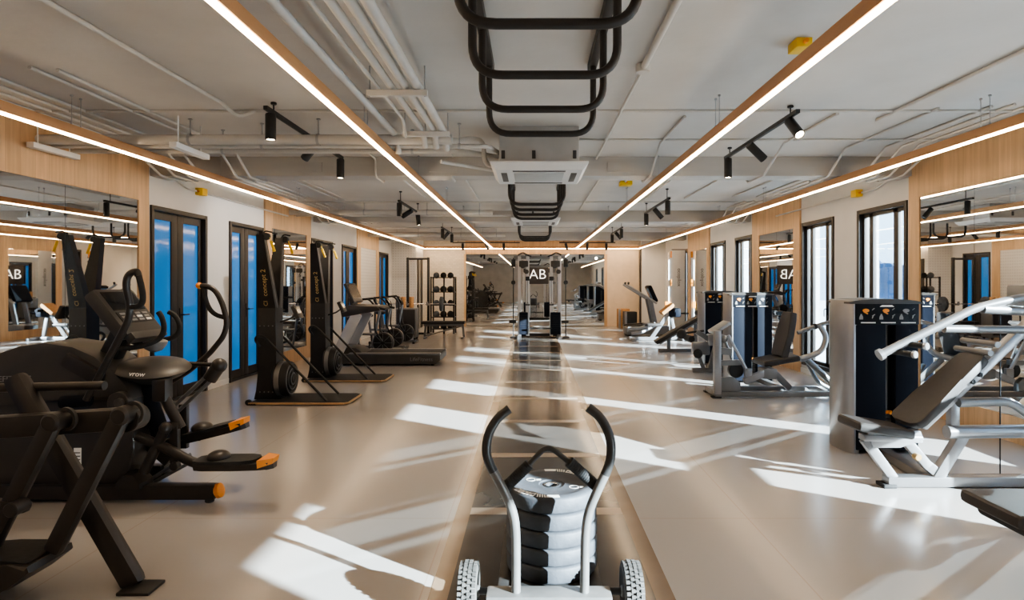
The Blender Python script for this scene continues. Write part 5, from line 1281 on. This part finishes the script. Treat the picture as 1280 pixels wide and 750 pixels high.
# banner stand with lettering and orange blocks
def banner(x, y, lab, s):
    t = thing('banner_stand', lab, 'banner', (x, y, 0), 'white banners')
    m2 = MB(); m2.box((x-.19, y-.02, .06), (x+.19, y+.0, 2.50), .003); b = m2.build('banner_sheet', M_white, t)
    m2 = MB(); m2.box((x-.22, y-.08, 0), (x+.22, y+.06, .06), .01); m2.build('base', M_silver, t)
    m2 = MB(); m2.box((x-.20, y-.025, 2.49), (x+.20, y+.005, 2.53), .004); m2.build('top_clip', M_silver, b)
    text('lettering', 'ocopilox', .15, (x+.02, y-.024, 1.70), (0, 0, -1), (1, 0, 0), M_darktext, b, .001)
    return t
banner(4.28, 17.55, 'white upright banner with dark vertical lettering beside the farthest right window', 1)
t = thing('height_ladder', 'white notched wall bar with orange blocks behind the white banner at the far right', 'wall bar', (4.34, 18.62, 0))
m2 = MB(); m2.box((4.22, 18.58, 0), (4.46, 18.66, 2.5), .008); b = m2.build('board', M_white, t)
for i in range(16):
    m2 = MB(); m2.box((4.42, 18.56, .35+i*.13), (4.50, 18.61, .41+i*.13), .006); m2.build('rung_peg', M_silver2, b)
for (x, z) in ((4.38, 2.42), (4.38, 1.55), (4.20, .86)):
    m2 = MB(); m2.box((x-.09, 18.52, z-.10), (x+.07, 18.59, z+.10), .01); m2.tube([(x, 18.52, z), (x, 18.44, z)], .02); m2.build('orange_block', M_orange, b)

# flat bench cropped by the right edge
t = thing('flat_bench', 'black padded bench end at the lower right edge of the view', 'bench', (2.8, 2.98, 0))
m2 = MB(); m2.box((2.245, 2.76, .385), (3.45, 3.16, .455), .03, None, 3); m2.build('pad', M_pad, t)
m2 = MB(); m2.tube([(2.42, 2.70, .335), (2.42, 3.2, .335)], .045, 16); m2.build('roller', M_foam, t)
m2 = MB(); m2.bar((2.40, 2.96, .355), (3.40, 2.96, .355), .08, .06); m2.build('beam', M_silver, t)
for x in (2.75, 3.35):
    m2 = MB(); m2.bar((x, 2.96, .36), (x+.05, 2.96, .03), .06, .07, up=(1, 0, 0)); m2.bar((x+.05, 2.75, .025), (x+.05, 3.18, .025), .07, .05); m2.build('leg', M_silver, t)

# ------------------------------------------------------------------ light
def sun(name, d, strength, col, ang=0.5):
    l = bpy.data.lights.new(name, 'SUN'); l.energy = strength; l.color = col; l.angle = math.radians(ang)
    o = bpy.data.objects.new(name, l); COL.objects.link(o); o.location = (12, 0, 8)
    o.rotation_euler = V(*d).to_track_quat('-Z', 'Y').to_euler(); return o
el = math.radians(18.0)
da = V(-0.83, 0.56, 0).normalized()*math.cos(el)
SUN_A, SUN_B = 38.0, 4.5
sun('sun_lamp', (da.x, da.y, -math.sin(el)), SUN_A, (1.0, 0.87, 0.78))
db = V(-0.80, -0.60, 0).normalized()*math.cos(el)
sun('added_sun_lamp', (db.x, db.y, -math.sin(el)), SUN_B, (1.0, 0.94, 0.86))  # added second sun, imitates reflected streaks crossing the floor

W = bpy.data.worlds.new('sky'); S.world = W; W.use_nodes = True
nt = W.node_tree; bg = nt.nodes['Background']
tc = nt.nodes.new('ShaderNodeTexCoord'); sp = nt.nodes.new('ShaderNodeSeparateXYZ'); nt.links.new(tc.outputs['Generated'], sp.inputs[0])
rp = nt.nodes.new('ShaderNodeValToRGB'); e = rp.color_ramp.elements
e[0].position = 0.0; e[0].color = (0.62, 0.76, 0.92, 1); e[1].position = 0.5; e[1].color = (0.55, 0.74, 1.0, 1)
k = rp.color_ramp.elements.new(0.10); k.color = (0.78, 0.90, 1.0, 1)
nt.links.new(sp.outputs['Z'], rp.inputs['Fac']); nt.links.new(rp.outputs['Color'], bg.inputs['Color'])
bg.inputs['Strength'].default_value = 2.6

def spot(name, c, d, watts, ang, col=(1, .80, .58), r=.03):
    l = bpy.data.lights.new(name, 'SPOT'); l.energy = watts; l.spot_size = math.radians(ang); l.spot_blend = .6; l.color = col; l.shadow_soft_size = r
    o = bpy.data.objects.new(name, l); COL.objects.link(o); o.location = c; o.rotation_euler = V(*d).to_track_quat('-Z', 'Y').to_euler(); return o
spot('track_spot_lamp', (-2.3, 9.4, 2.6), (-.9, .05, -.25), 60, 70, (1, .95, .9))
spot('track_spot_lamp', (2.2, 5.2, 2.65), (.2, -.6, -.8), 40, 80)
spot('track_spot_lamp', (-2.2, 5.0, 2.65), (0, 0, -1), 40, 80)
spot('track_spot_lamp', (-2.0, 19.1, 2.5), (-.4, .6, -.6), 60, 100, (1, .78, .55))
spot('track_spot_lamp', (2.5, 19.1, 2.5), (.3, .7, -.5), 60, 100, (1, .78, .55))
spot('track_spot_lamp', (-2.4, 15.6, 2.6), (-.7, .5, -.4), 60, 90, (1, .85, .65))

def area(name, c, d, sx, sy, watts, col):
    l = bpy.data.lights.new(name, 'AREA'); l.shape = 'RECTANGLE'; l.size = sx; l.size_y = sy; l.energy = watts; l.color = col
    o = bpy.data.objects.new(name, l); COL.objects.link(o); o.location = c; o.rotation_euler = V(*d).to_track_quat('-Z', 'Y').to_euler(); return o

# ------------------------------------------------------------------ camera
cam = bpy.data.cameras.new('camera'); co = bpy.data.objects.new('camera', cam); COL.objects.link(co)
co.location = (0, 0, CH); co.rotation_euler = (PI/2, 0, 0)
cam.sensor_width = 36; cam.lens = 36*F/1280; cam.shift_x = -25/1280; cam.shift_y = -21/1280
cam.clip_start = 0.05; cam.clip_end = 300
S.camera = co
S.view_settings.view_transform = 'AgX'
S.view_settings.look = 'AgX - Medium High Contrast'
S.view_settings.exposure = 1.2
S.cycles.max_bounces = 10; S.cycles.diffuse_bounces = 4; S.cycles.glossy_bounces = 8; S.cycles.transparent_max_bounces = 16
S.cycles.sample_clamp_indirect = 6.0
S.cycles.use_denoising = True
S.cycles.caustics_reflective = False; S.cycles.caustics_refractive = False
for o in bpy.data.objects:
    if '_org' in o: del o['_org']
